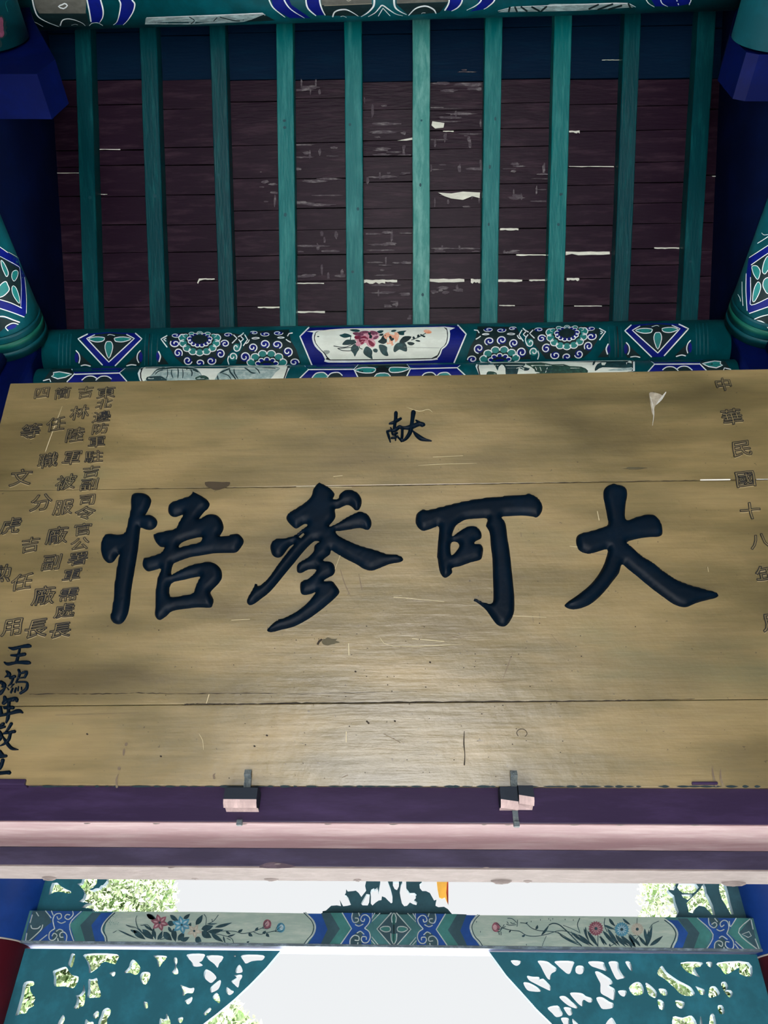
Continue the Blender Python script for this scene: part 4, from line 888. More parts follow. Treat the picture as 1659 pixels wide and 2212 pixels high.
for pts, m_ in [([(275, 85), (400, 80), (560, 85), (540, 115), (600, 130), (560, 155), (500, 125), (480, 200), (390, 210), (380, 130), (350, 95), (320, 120), (310, 150), (290, 110)], MT), ([(560, 85), (700, 78), (800, 95), (900, 92), (960, 110), (1060, 115), (1120, 150), (1060, 185), (700, 195), (640, 140), (600, 110)], FG),
               ([(1180, 150), (1190, 110), (1240, 75), (1400, 68), (1510, 85), (1510, 120), (1400, 125), (1250, 120), (1200, 145)], MT), ([(1160, 100), (1165, 75), (1185, 62), (1185, 80), (1172, 100)], MT), ([(700, 120), (800, 110), (830, 150), (720, 165)], MT), ([(215, 165), (245, 155), (300, 168), (300, 210), (215, 210)], FG), ([(560, 150), (640, 158), (690, 170), (560, 172)], PANEL), ([(1310, 140), (1400, 128), (1510, 122), (1510, 145), (1320, 150)], MG)]: K.fill(pts, m_, 3 if m_ is not PANEL else 4, 2)
for q in [[(480, 130), (520, 120), (545, 140)], [(650, 120), (660, 145)], [(740, 165), (755, 125)], [(700, 150), (690, 120)]]: K.stroke(q, 1.4, PANEL, 5)
K.done('landscape_panel', rail, 'cream landscape panel with dark woods, right of centre')
K = Paint(SS, z2)
def midrail(K):
    for b in ([(315, 425), (375, 350), (350, 325), (690, 320), (665, 350), (695, 425)], [(1000, 425), (1027, 350), (1005, 320), (1345, 318), (1325, 340), (1390, 425)]): K.fill(b, BLUE, 0)
    for q in ([(315, 410), (375, 352), (665, 350), (692, 402)], [(1000, 400), (1027, 347), (1325, 340), (1378, 388)]): K.stroke(q, 2.4, WHITE, 2, 0)
    for q in ([(350, 328), (375, 352)], [(665, 350), (692, 322)], [(1005, 318), (1027, 347)], [(1325, 340), (1345, 325)]): K.stroke(q, 1.3, WHITE, 2, 0)
    K.fill([(665, 352), (690, 322), (1005, 318), (1027, 350), (990, 430), (705, 430)], INKC, 0)
    for c in ([(672, 355), (720, 340), (795, 342), (802, 358), (780, 372), (720, 372)], [(892, 348), (905, 338), (970, 338), (1020, 345), (970, 366), (910, 370), (892, 360)], [(810, 380), (885, 378), (900, 430), (800, 430)]): K.fill(c, LT, 1, 2); K.stroke(c, 2, WHITE, 2, 3, True)
    K.ell(845, 350, 40, 18, 0, BLACK, 3)
    for x in (450, 545, 1145, 1240): K.ell(x, 402, 50, 34, 0, LT if x in (450, 1240) else INKC, 1); K.stroke([(x - 52, 402), (x - 25, 375), (x + 20, 370), (x + 45, 388)], 2.2, WHITE, 2)
midrail(K); K.done('painted_band', rail, 'blue and teal petal band in the middle of the rail')
for Tf in (zA, mirror(zA, 836)):
    K = Paint(SS, Tf)
    K.fill([(425, 440), (478, 378), (455, 345), (790, 340), (765, 372), (820, 440)], BLUE, 0); K.stroke([(430, 428), (475, 382), (765, 374), (812, 425)], 2.4, WHITE, 2, 0)
    K.stroke([(460, 350), (478, 380)], 1.3, WHITE, 2, 0); K.stroke([(765, 372), (800, 345)], 1.3, WHITE, 2, 0)
    K.fill([(475, 380), (455, 345), (330, 345), (275, 425), (425, 440)], INKC, 0)
    c = [(342, 372), (380, 366), (460, 380), (420, 400), (370, 410), (330, 395), (345, 385)]; K.fill(c, LT, 1); K.stroke(c, 2.2, WHITE, 2, 0, True)
    for x in (575, 665): K.ell(x, 420, 46, 30, 0, INKC, 1); K.stroke([(x - 50, 418), (x - 20, 396), (x + 20, 394), (x + 48, 410)], 2.2, WHITE, 2)
    K.stroke([(278, 422), (318, 412), (325, 428)], 2, WHITE, 2, 0)
    K.done('painted_end', rail, 'petal and blue band at one end of the rail')

# ridge purlin at the very top
GREYB = mat('grey_brown_ground_paint', (.10, .105, .095), .6, .2, (14, 30, 30))
zc0 = T(0, 0, 5.184); zc1 = T(660, 0, 5.53); zc2 = T(540, 0, 2.9625); zc3 = T(280, 0, 2.86); zc4 = T(860, 0, 2.592); zc5 = T(1080, 0, 2.865)
K = Paint(TS, zc0)
K.fill([(385, -120), (380, 0), (400, 90), (440, 150), (960, 150), (965, 0), (950, -120)], GREYB, 0); K.fill([(420, 150), (975, 150), (1000, 290), (640, 300), (520, 240)], INKC, 0)
K.stroke([(355, -60), (365, 0), (385, 90), (425, 180), (520, 240), (660, 295)], [3.2, 3.2, 3, 2.6, 1.4, 1], WHITE, 2)
K.stroke([(300, 205), (420, 260), (480, 295)], 1, WHITE, 1); K.stroke([(700, 50), (655, 70), (712, 95), (755, 60), (725, 38)], 2.8, WHITE, 2, 2, True)
K.fill([(965, -60), (1110, -60), (1155, 70), (1155, 180), (1115, 250), (1020, 250), (1005, 150)], BLUE, 1)
K.stroke([(965, -60), (975, 0), (1000, 120), (1018, 235)], 3, WHITE, 2); K.stroke([(1110, -60), (1130, 10), (1155, 110), (1150, 190), (1115, 250)], [3, 3, 3, 2, 1.2], WHITE, 2)
K.fill([(1330, -60), (1470, -60), (1510, 50), (1480, 150), (1390, 275), (1290, 275), (1345, 130), (1350, 60)], BLUE, 1)
K.stroke([(1320, -60), (1335, 0), (1352, 50), (1335, 160), (1310, 240), (1270, 275)], [3, 3, 3, 2.4, 1.6, 1], WHITE, 2); K.stroke([(1460, -60), (1480, 0), (1510, 45), (1490, 130), (1430, 225), (1380, 275)], [3, 3, 3, 2.4, 1.6, 1], WHITE, 2)
K.stroke([(675, 280), (700, 225), (760, 208), (840, 222), (920, 255), (955, 285)], [2.6, 2.2, 1.8, 1.3, 1, .8], WHITE, 2); K.stroke([(800, 280), (840, 268), (870, 275)], .8, WHITE, 2); K.stroke([(1000, 285), (1030, 258), (1090, 252), (1150, 282)], 1, WHITE, 2)
K.done('painted_band', topb, 'grey lozenge ground and blue bands at the left of the top beam')
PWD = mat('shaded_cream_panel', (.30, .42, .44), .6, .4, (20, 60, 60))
K = Paint(TS, zc3)
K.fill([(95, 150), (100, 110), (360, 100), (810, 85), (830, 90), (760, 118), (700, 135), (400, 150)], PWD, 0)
K.stroke([(105, 108), (360, 99), (600, 90), (820, 81), (835, 92)], [1, 1.6, 1.8, 2.6, 2], WHITE, 1, 0); K.fill([(720, 133), (830, 88), (900, 125)], INKC, 1)
for q in ([(370, 105), (400, 125), (380, 145)], [(520, 128), (540, 108)], [(560, 105), (640, 125), (680, 128)]): K.stroke(q, 2, INKC, 1)
K.fill([(860, -60), (960, -60), (1000, 30), (1120, 112), (990, 112), (890, 50)], BLUE, 0)
K.stroke([(840, -60), (862, 0), (890, 50), (960, 105)], [3, 3, 2.6, 1.2], WHITE, 1); K.stroke([(935, -60), (960, 10), (1000, 60), (1080, 110)], [3, 3, 2, 1], WHITE, 1)
K.fill([(1085, -60), (1175, -60), (1180, 40), (1205, 92), (1150, 95), (1092, 50)], BLUE, 0); K.stroke([(1090, -60), (1090, 10), (1105, 55), (1150, 95)], [3.2, 3.2, 3, 2], WHITE, 1); K.stroke([(1172, -60), (1175, 10), (1190, 60), (1208, 92)], [3.2, 3.2, 2.6, 1.8], WHITE, 1)
K.done('painted_band', topb, 'landscape strip and blue curved bands left of the middle of the top beam')
K = Paint(TS, zc1)
K.fill([(190, 62), (185, -120), (800, -120), (790, 40)], GREYB, 0); K.fill([(190, 62), (790, 40), (800, 80), (665, 190), (240, 185)], INKC, 0)
K.fill([(1090, 42), (1085, -120), (1760, -120), (1700, 20)], GREYB, 0); K.fill([(1080, 42), (1700, 25), (1600, 150), (1230, 180)], INKC, 0)
K.stroke([(820, -60), (820, 40), (800, 90), (740, 150), (665, 195)], [4, 4, 3.4, 2.4, 1.2], WHITE, 2); K.stroke([(1060, -60), (1058, 30), (1075, 90), (1130, 135), (1205, 170)], [4, 4, 3.4, 2.2, 1.2], WHITE, 2)
K.stroke([(750, 195), (830, 150), (880, 95), (920, 62), (1000, 115), (1080, 165), (1160, 185)], [1, 1.6, 2.4, 2.8, 2.4, 1.4, 1], WHITE, 2); K.stroke([(870, 188), (925, 95), (1010, 185)], [1.6, 2, 1.2], WHITE, 2, 0)
K.stroke([(325, 195), (345, 145), (400, 118), (480, 112), (550, 140), (630, 190)], [3, 2.8, 3, 2.6, 1.8, 1], WHITE, 2); K.stroke([(420, 195), (450, 188), (488, 205)], 1, WHITE, 2)
K.stroke([(1232, 180), (1300, 110), (1370, 78), (1450, 72), (1530, 110), (1558, 155)], [1.6, 2.4, 3, 3, 3, 2], WHITE, 2); K.stroke([(1385, 160), (1400, 150), (1430, 150)], 1, WHITE, 2)
K.stroke([(490, -5), (510, 10), (540, 0)], 2, mat('cream_dot', (.35, .34, .30), .6), 2); K.stroke([(225, 66), (500, 55), (790, 42)], 1.2, mat('pale_edge_line', (.30, .28, .22), .6), 2, 0)
K.done('painted_band', topb, 'grey grounds with white curls at the middle of the top beam')
K = Paint(TS, zc4)
K.fill([(285, -60), (360, -60), (355, 20), (300, 60), (265, 55), (285, 20)], BLUE, 1); K.stroke([(285, -60), (285, 10), (262, 55)], 3, WHITE, 2); K.stroke([(362, -60), (358, 5), (335, 40), (300, 60)], [3, 3, 2.4, 1.4], WHITE, 2)
K.fill([(465, -60), (560, -60), (540, 0), (480, 50), (400, 65), (440, 40)], BLUE, 1); K.stroke([(480, -60), (465, 0), (435, 30), (385, 55)], [3, 3, 2, 1], WHITE, 2); K.stroke([(550, -60), (540, 0), (505, 35), (480, 50)], [3, 3, 1.8, 1], WHITE, 2)
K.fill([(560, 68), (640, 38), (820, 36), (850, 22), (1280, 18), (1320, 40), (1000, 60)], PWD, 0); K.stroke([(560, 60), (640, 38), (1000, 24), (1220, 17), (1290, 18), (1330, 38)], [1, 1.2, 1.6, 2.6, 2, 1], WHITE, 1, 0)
for q in ([(625, 40), (620, 62)], [(655, 40), (665, 62)], [(690, 38), (720, 60)], [(750, 38), (790, 60)], [(830, 36), (800, 62)], [(1120, 25), (1070, 48)], [(1200, 22), (1120, 52)], [(1250, 30), (1180, 50)], [(1290, 20), (1300, 42)]): K.stroke(q, 4, INKC, 2)
K.fill([(1395, -40), (1640, -40), (1640, 20), (1560, 35), (1440, 35)], BLUE, 0)
for q in ([(1390, 0), (1405, 20), (1435, 38)], [(1470, 0), (1480, 20), (1510, 36)], [(1560, 0), (1570, 25)], [(1640, 0), (1630, 25)]): K.stroke(q, [2.4, 1.8, 1][:len(q)] if len(q) == 3 else 2, WHITE, 1)
K.done('painted_band', topb, 'landscape strip and blue bands at the right of the top beam')

# side beams
for S_, e, Tf, right_ in ((LS, lbm, T(0, 440, 5.53), 0), (RS, rbm, T(1500, 400, 5.025), 1)):
    K = Paint(S_, Tf)
    if not right_:
        K.fill([(-200, 420), (-20, 510), (90, 580), (210, 660), (240, 760), (300, 860), (312, 1310), (285, 1355), (0, 1250), (-200, 1180)], BLUE, 0)
        K.fill([(-200, 560), (-20, 620), (225, 770), (245, 960), (238, 1190), (255, 1245), (0, 1150), (-200, 1080)], INKC, 1)
        for q, w_ in (([(-150, 430), (0, 520), (90, 585)], 1.6), ([(-100, 580), (0, 630), (210, 745), (232, 780)], 1), ([(0, 1145), (130, 1185), (255, 1245)], 1.8), ([(0, 1250), (150, 1300), (285, 1352)], 2), ([(0, 1345), (60, 1350), (150, 1385), (230, 1415)], 2.6), ([(290, 880), (312, 1100), (312, 1310)], 1), ([(235, 780), (252, 1000), (245, 1240)], .7), ([(215, 1440), (160, 1425), (110, 1440), (65, 1475), (95, 1515)], 2), ([(100, 580), (220, 650), (240, 690)], .8)): K.stroke(q, w_, WHITE, 2)
        for c, w_ in (([(10, 675), (45, 710), (85, 790), (95, 840), (75, 870), (45, 820), (15, 740)], 1.4), ([(-30, 1030), (10, 960), (65, 928), (90, 970), (108, 1020), (85, 1060), (30, 1105), (-30, 1110)], 1.8), ([(135, 850), (150, 810), (190, 795), (212, 820), (200, 880), (165, 925), (140, 890)], 1), ([(155, 980), (190, 1010), (225, 1110), (230, 1190), (190, 1150), (150, 1080), (138, 1010)], 1.2)): K.fill(c, LT, 2); K.stroke(c, w_, WHITE, 3, 3, True)
        K.fill([(0, 1355), (230, 1425), (60, 1480), (0, 1530), (-100, 1530), (-100, 1330)], INKC, 1); K.ell(140, 1470, 60, 26, -18, BLUE, 2)
    else:
        K.fill([(1000, 420), (799, 660), (590, 790), (560, 1000), (575, 1360), (600, 1390), (799, 1320), (1000, 1260)], BLUE, 0)
        K.fill([(1000, 560), (799, 745), (620, 865), (612, 1100), (620, 1300), (799, 1225), (1000, 1170)], INKC, 1)
        for q, w_ in (([(900, 480), (799, 560), (690, 630)], 1.6), ([(900, 590), (799, 655), (600, 785)], 1.6), ([(900, 690), (799, 740), (620, 865)], 1.6), ([(612, 1000), (615, 1200), (622, 1300), (799, 1225)], 1.4), ([(565, 960), (562, 1150), (575, 1360)], 1.4), ([(600, 1390), (700, 1355), (799, 1320), (900, 1290)], 1.8), ([(655, 1452), (720, 1425), (799, 1405), (900, 1390)], 2), ([(520, 1050), (522, 1180), (530, 1305)], 1.2), ([(680, 1470), (730, 1478), (775, 1510), (799, 1545)], 2.4), ([(735, 520), (760, 540), (799, 535)], 1.2), ([(475, 1185), (495, 1220), (505, 1260)], 1)): K.stroke(q, w_, WHITE, 2)
        for c, w_ in (([(630, 880), (680, 875), (715, 920), (715, 965), (690, 1022), (655, 980), (635, 930)], 1.5), ([(695, 1048), (722, 1085), (710, 1160), (660, 1255), (636, 1255), (640, 1180), (660, 1100)], 1.5), ([(799, 770), (765, 820), (745, 890), (742, 940), (768, 962), (799, 925), (850, 850), (850, 770)], 1.5), ([(775, 1010), (745, 1080), (770, 1145), (799, 1175), (880, 1180), (880, 1010)], 1.6)): K.fill(c, LT, 2); K.stroke(c, w_, WHITE, 3, 3, True)
        K.fill([(660, 1455), (799, 1410), (900, 1400), (900, 1600), (799, 1560)], INKC, 1)
    K.done('painted_lozenge', e, 'blue framed lozenge with petals')
K = Paint(US[1], zc0)
for e_ in [(-20, 320, 60, 90, 0), (10, 250, 26, 60, 0), (15, 370, 30, 50, 0)]: K.ell(*e_, MAUV, 1)
for c in ([(-20, 180), (20, 170), (60, 215), (40, 240), (75, 235), (60, 290), (85, 300), (60, 340), (80, 380), (40, 430), (-20, 440)], [(-20, 440), (10, 450), (25, 500), (10, 535), (-10, 500)]): K.fill(c, DG2, 0)
K.stroke([(90, 0), (60, 40), (85, 130)], .6, LT, 1)
K.done('painted_flower', US[0], 'dusky flower with dark leaves')



# ------------------------------------------------------------------ far frame, flare haze lifted into its colours
FY = 3.65
FZ1, FZ0 = zon(FY, 830, 1975), zon(FY, 830, 2045); FD = yon(FZ0, 830, 2062) - FY
FP = Plane((0, FY, 0), (0, -1, 0))
fl, frr = FP.map(70, 1967), FP.map(1621, 1983)
fb = empty('far_painted_beam', (XM, FY, FZ0), 'pale painted crossbeam of the far frame, flower sprays between blue chevrons', 'beam')
sl = (FP.map(1620, 1983)[2] - FP.map(70, 1967)[2]) / (frr[0] - fl[0])
def skewbox(name, x0, x1, y0, y1, z0, z1, m, parent):
    v, f = box_vf(x0, x1, y0, y1, z0, z1); v = [(x, y, z + sl * (x - XM)) for x, y, z in v]; return obj(name, v, f, m, parent)
FTEAL = mat('hazed_far_beam_teal', (.05, .17, .19), .6, .2, (9, 9, 9))  # lifted teal, flare haze included
skewbox('timber', fl[0] - .05, frr[0] + .05, FY, FY + FD, FZ0, FZ1, FTEAL, fb)
skewbox('bottom_edge', fl[0] - .05, frr[0] + .05, FY - .0035, FY + .008, FZ0 - .0025, FZ0 + .007, mat('pale_edge', (.16, .22, .28), .6, .4, (30, 60, 60)), fb)
skewbox('underside_board', fl[0] - .05, frr[0] + .05, FY + .008, FY + FD, FZ0 - .002, FZ0 - .0001, mat('lavender_underside', (.17, .22, .40), .6, .1, (6, 30, 30)), fb)
CR_ = .14
for sg, P_, nm in ((-1, fl, 'left'), (1, frr, 'right')):
    zc = zon(FY, 45 if sg < 0 else 1644, 2036 if sg < 0 else 2066)
    cx = P_[0] + sg * CR_ * .985; cy = FY + .06
    e = empty('column', (cx, cy, 0), 'round column at the far %s, red shaft below a blue painted top' % nm, 'column')
    tube('shaft', (cx, cy, 0), (0, 0, 1), 0.12, zc, CR_, COLR, e, 64)
    tube('painted_top', (cx, cy, 0), (0, 0, 1), zc + .006, APEX[2] - 1.75, CR_, COLB, e, 64)
    tube('ring_line', (cx, cy, 0), (0, 0, 1), zc, zc + .006, CR_ + .0015, mat('pale_ring_line', (.5, .48, .46), .6), e, 64)
    tube('stone_base', (cx, cy, 0), (0, 0, 1), 0, .12, CR_ + .06, STONE, e, 48, lambda t: 1 - .12 * t)
def plate(name, outer, holes, y, th, mf, ms, parent, sm=0):
    pl = Plane((0, y, 0), (0, -1, 0)); o_ = np.array(outer, float)
    hs = [smooth(np.array(h, float), 3) if sm else np.array(h, float) for h in holes]
    V, Tt = triangulate([o_], hs, 0, 0); used = sorted({i for t in Tt for i in t}); ix = {a: b for b, a in enumerate(used)}
    A = [pl.map(*V[i]) for i in used]; n = len(A); B = [a + np.array((0, th, 0)) for a in A]
    fs = [tuple(ix[i] for i in t) for t in Tt]; bd = boundary(fs)
    F_ = fs + [tuple(n + i for i in t[::-1]) for t in fs] + [(a, b, b + n, a + n) for a, b in bd]
    mi = [0] * (2 * len(fs)) + [1] * len(bd)
    return obj(name, A + B, F_, [mf, ms], parent, mi)
def tt(l, ox, oy, s): return [(ox + x / s, oy + y / s) for x, y in l]
za, zb_, zc_, zd_ = (0, 2040, 5.184), (300, 2040, 5.184), (1050, 2040, 5.184), (1340, 2040, 5.2)
HL = [tt(h, *za) for h in [
 [(800,105),(838,110),(835,160),(810,250),(775,245),(762,220),(780,160)],
 [(950,108),(1310,110),(1305,190),(1290,220),(1240,212),(1190,195),(1145,205),(1110,250),(1060,290),(1000,322),(995,260),(970,180)],
 [(595,300),(640,280),(735,250),(770,300),(810,345),(880,365),(860,440),(820,490),(765,478),(700,470),(610,465),(605,370),(598,340)],
 [(270,430),(370,412),(378,460),(335,475),(350,540),(395,600),(375,650),(375,690),(320,720),(295,770),(240,775),(175,798),(190,740),(240,560)],
 [(990,395),(1040,392),(1085,378),(1095,440),(1130,580),(1060,595),(980,592),(990,500)],
 [(940,450),(955,560),(940,680),(900,700),(870,722),(825,715),(850,670),(862,610),(850,570),(890,565),(925,520)],
 [(1490,170),(1530,200),(1570,260),(1560,310),(1520,342),(1460,320),(1395,322),(1400,300),(1440,260),(1460,200)],
 [(1225,320),(1285,305),(1290,335),(1270,358),(1245,345)], [(1600,310),(1680,320),(1665,400),(1630,448),(1590,435),(1568,360)],
 [(700,795),(725,820),(715,870),(690,920),(640,960),(645,890)], [(1085,745),(1108,765),(1095,820),(1060,832),(1042,790)],
 [(1200,710),(1238,735),(1230,790),(1200,840),(1190,960),(1110,960),(1100,880),(1130,800),(1150,740)], [(960,840),(1000,870),(1045,870),(1048,960),(950,960)],
 [(1610,645),(1650,650),(1655,710),(1620,712)], [(420,1000),(560,1010),(540,1120),(400,1150)], [(820,1030),(960,1040),(940,1180),(800,1150)], [(1300,1000),(1420,1010),(1400,1100),(1280,1090)]]]
HL += [tt(h, *zb_) for h in [
 [(165,125),(305,130),(300,165),(260,210),(225,258),(208,210),(200,165)], [(395,150),(425,150),(430,200),(418,240),(440,300),(435,330),(400,335),(370,310),(395,280),(405,230),(392,190)],
 [(545,110),(730,108),(722,160),(700,190),(675,200),(710,225),(705,242),(640,250),(600,235),(585,190),(555,160)], [(765,125),(935,130),(930,180),(900,215),(880,262),(845,220),(780,170)],
 [(1155,120),(1395,122),(1385,175),(1330,180),(1260,190),(1200,215),(1170,180)], [(760,280),(830,320),(868,370),(850,400),(810,432),(770,410),(728,365),(730,310)],
 [(905,400),(918,430),(890,500),(830,535),(800,535),(800,490),(830,455)], [(878,545),(905,600),(905,660),(870,640),(826,600),(845,560)], [(1128,228),(1155,270),(1158,310),(1110,322),(1080,312),(1095,260)],
 [(1065,345),(1110,340),(1150,340),(1155,370),(1130,410),(1112,482),(1070,450),(1035,415),(1060,395),(1095,370)], [(990,478),(1030,510),(1062,525),(1050,550),(1015,568),(985,545),(975,510)],
 [(465,455),(500,465),(570,490),(615,485),(620,510),(600,545),(540,545),(510,570),(488,572),(490,520)], [(598,590),(590,640),(550,672),(515,635),(550,610)], [(795,708),(810,735),(780,765),(750,795),(725,785),(735,760)],
 [(310,775),(340,830),(355,890),(330,1000),(240,960),(228,880),(240,825),(275,840),(300,830)], [(470,815),(495,820),(488,860),(465,882),(436,860),(440,830)], [(1065,125),(1085,122),(1085,138),(1065,138)], [(560,900),(640,930),(600,1010),(500,1000)]]]
RHo = [tt(h, *zc_) for h in [
 [(282,178),(380,182),(385,210),(345,240),(300,220)], [(580,185),(680,190),(740,230),(788,265),(780,300),(730,330),(722,390),(690,385),(650,320),(610,240)], [(775,188),(975,190),(972,250),(945,320),(910,328),(860,290),(800,235)],
 [(1020,240),(1080,240),(1100,275),(1085,320),(1050,335),(1010,320),(1000,280)], [(1150,192),(1305,196),(1330,240),(1355,298),(1300,285),(1230,262),(1175,240)], [(1375,195),(1475,196),(1490,270),(1530,340),(1560,370),(1500,388),(1460,390),(1420,320),(1390,250)],
 [(1560,196),(1615,200),(1640,300),(1600,270)], [(1220,310),(1260,305),(1330,345),(1395,390),(1420,440),(1375,458),(1440,500),(1445,560),(1430,625),(1360,590),(1290,550),(1280,500),(1280,440),(1250,380)],
 [(460,352),(520,362),(590,365),(605,390),(640,385),(690,430),(722,470),(720,518),(650,490),(560,445),(480,400)], [(418,430),(480,430),(560,470),(615,515),(600,530),(530,528),(460,510)],
 [(820,590),(885,580),(960,640),(1025,700),(1015,718),(950,700),(880,655)], [(940,548),(1010,540),(1080,550),(1120,580),(1180,600),(1192,640),(1150,650),(1090,620),(1085,690),(1050,680),(990,620)],
 [(690,710),(800,685),(840,740),(862,790),(790,815),(740,770)], [(870,705),(945,710),(960,745),(968,780),(930,798),(895,760)], [(1235,600),(1300,592),(1380,640),(1425,660),(1420,710),(1310,725),(1270,680)],
 [(840,825),(920,825),(930,880),(920,960),(890,930),(860,880)], [(965,835),(1000,860),(1090,960),(1000,990),(975,900)], [(1405,820),(1450,880),(1480,960),(1350,960),(1340,890)],
 [(1600,490),(1659,430),(1720,425),(1760,480),(1760,550),(1659,570)], [(1480,520),(1560,515),(1575,550),(1545,585),(1500,565)]]]
RHo += [tt(h, *zd_) for h in [
 [(465,240),(520,310),(600,370),(660,410),(740,450),(800,490),(835,570),(700,570),(600,480),(500,390),(415,330)], [(680,205),(915,200),(900,250),(840,262),(860,320),(895,370),(820,340),(740,300)], [(965,200),(1030,200),(1025,262),(985,240)],
 [(1095,205),(1440,200),(1475,360),(1340,330),(1335,262),(1250,310),(1180,335),(1130,270)], [(285,430),(350,470),(410,540),(400,600),(330,575),(300,510)], [(430,500),(510,505),(530,570),(470,568)],
 [(845,470),(900,490),(945,510),(945,562),(900,560),(870,510)], [(1010,480),(1070,475),(1118,545),(1100,570),(1010,600),(992,560)], [(1135,430),(1180,420),(1210,470),(1200,510),(1240,515),(1265,550),(1235,600),(1190,560),(1145,490)],
 [(590,815),(700,825),(800,800),(860,895),(850,1000),(620,1000)], [(895,820),(915,840),(930,1000),(900,1000)], [(1010,800),(1060,800),(1080,1000),(1000,1000)], [(420,620),(490,650),(485,730),(440,720)], [(1095,690),(1150,690),(1170,770),(1120,780)], [(620,630),(720,650),(700,720),(640,700)]]]
OL = [(40, 2049), (605, 2054), (575, 2090), (540, 2126), (505, 2159), (470, 2188), (440, 2211), (400, 2238), (340, 2275), (280, 2312), (230, 2352), (190, 2400), (-70, 2400)]
OR = [(1057, 2056), (1641, 2062), (1730, 2400), (1500, 2400), (1440, 2352), (1370, 2312), (1300, 2280), (1245, 2250), (1195, 2214), (1160, 2180), (1128, 2144), (1095, 2108)]
for nm, O_, H_ in (('left', OL, HL), ('right', OR, RHo)):
    H_ = [h for h in H_ if all(inside(np.array(h), np.array(O_, float)))]
    # drop openings that touch one already cut
    ok = []
    for h in H_:
        a = np.array(h); b0, b1 = a.min(0), a.max(0)
        if all((inside(a, np.array(g)).sum() == 0 and inside(np.array(g), a).sum() == 0) for g in ok): ok.append(h)
    q = FP.map(*O_[0])
    o = plate('carved_openwork_bracket', O_, ok, FY + .035, .030, FARTEAL, FARCUT, None, 1)
    tag(o, 'dark teal carved openwork panel under the %s end of the far beam' % nm, 'openwork bracket')
zl, zm, zr = (40, 1890, 5.53), (660, 1890, 4.879), (1360, 1890, 5.548)
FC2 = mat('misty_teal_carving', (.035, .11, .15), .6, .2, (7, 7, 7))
o = plate('carved_crest', tt([(150,440),(220,260),(250,60),(250,-60),(1050,-60),(1055,70),(1010,122),(985,125),(960,158),(920,160),(880,182),(843,172),(892,150),(935,100),(940,20),(770,20),(750,95),(700,105),(760,160),(790,220),(770,280),(718,320),(862,335),(800,350),(752,390),(840,398),(885,405),(885,440)], *zl),
      [tt([(402,95),(465,92),(500,130),(560,165),(622,190),(632,215),(590,222),(500,200),(430,205),(360,240),(380,150)], *zl)], FY + .04, .03, FARTEAL, FARCUT, None)
tag(o, 'dark curling carved crest on the left end of the far beam', 'carving')
o = plate('carved_crest', tt([(175,420),(180,382),(215,375),(270,325),(330,320),(374,328),(360,262),(385,310),(397,330),(440,325),(480,315),(450,240),(430,215),(413,210),(425,190),(428,150),(445,175),(500,170),(530,165),(560,190),(588,232),(640,165),(628,115),(640,60),(640,-60),(1240,-60),(1225,80),(1200,100),(1205,140),(1230,170),(1270,170),(1310,190),(1330,225),(1355,270),(1380,260),(1372,290),(1370,325),(1400,340),(1460,335),(1500,360),(1550,420)], *zm),
      [tt(h, *zm) for h in [[(583,300),(640,200),(678,204),(670,290),(655,322),(600,320)], [(920,68),(985,68),(984,120),(965,160),(940,150),(920,110)], [(790,10),(846,10),(870,70),(898,150),(916,220),(916,290),(903,300),(870,270),(840,238),(805,225),(800,265),(770,270),(740,290),(705,322),(686,300),(688,210),(682,182),(692,155),(722,140),(730,153),(760,130),(768,183),(786,75)],
       [(1022,10),(1058,10),(1062,140),(1098,190),(1150,190),(1172,210),(1160,225),(1164,244),(1144,265),(1178,290),(1168,318),(1132,308),(1100,290),(1070,325),(1040,330),(1016,300),(1002,240),(992,180),(1002,110),(1020,70)]]], FY + .04, .03, FC2, FARCUT, None)
tag(o, 'misty teal leafy carved crest on the middle of the far beam', 'carving')
o = plate('carved_crest', tt([(555,520),(590,440),(550,330),(535,250),(480,205),(462,175),(530,185),(555,150),(545,125),(575,100),(575,-60),(1400,-60),(1400,110),(1470,520)], *zr),
      [tt(h, *zr) for h in [[(590,100),(700,100),(800,108),(830,150),(790,200),(750,222),(640,216),(600,190),(572,150)], [(620,233),(745,230),(752,255),(698,300),(640,270)],
       [(890,100),(915,150),(925,220),(960,280),(1000,370),(1028,485),(985,475),(940,420),(900,380),(830,365),(790,400),(765,460),(708,445),(700,390),(680,340),(760,258),(830,190)], [(1100,60),(1150,100),(1180,200),(1210,330),(1252,475),(1215,475),(1150,360),(1100,280),(1072,170),(1075,120)]]], FY + .04, .03, FC2, FARCUT, None)
tag(o, 'slender branching carved crest on the right end of the far beam', 'carving')

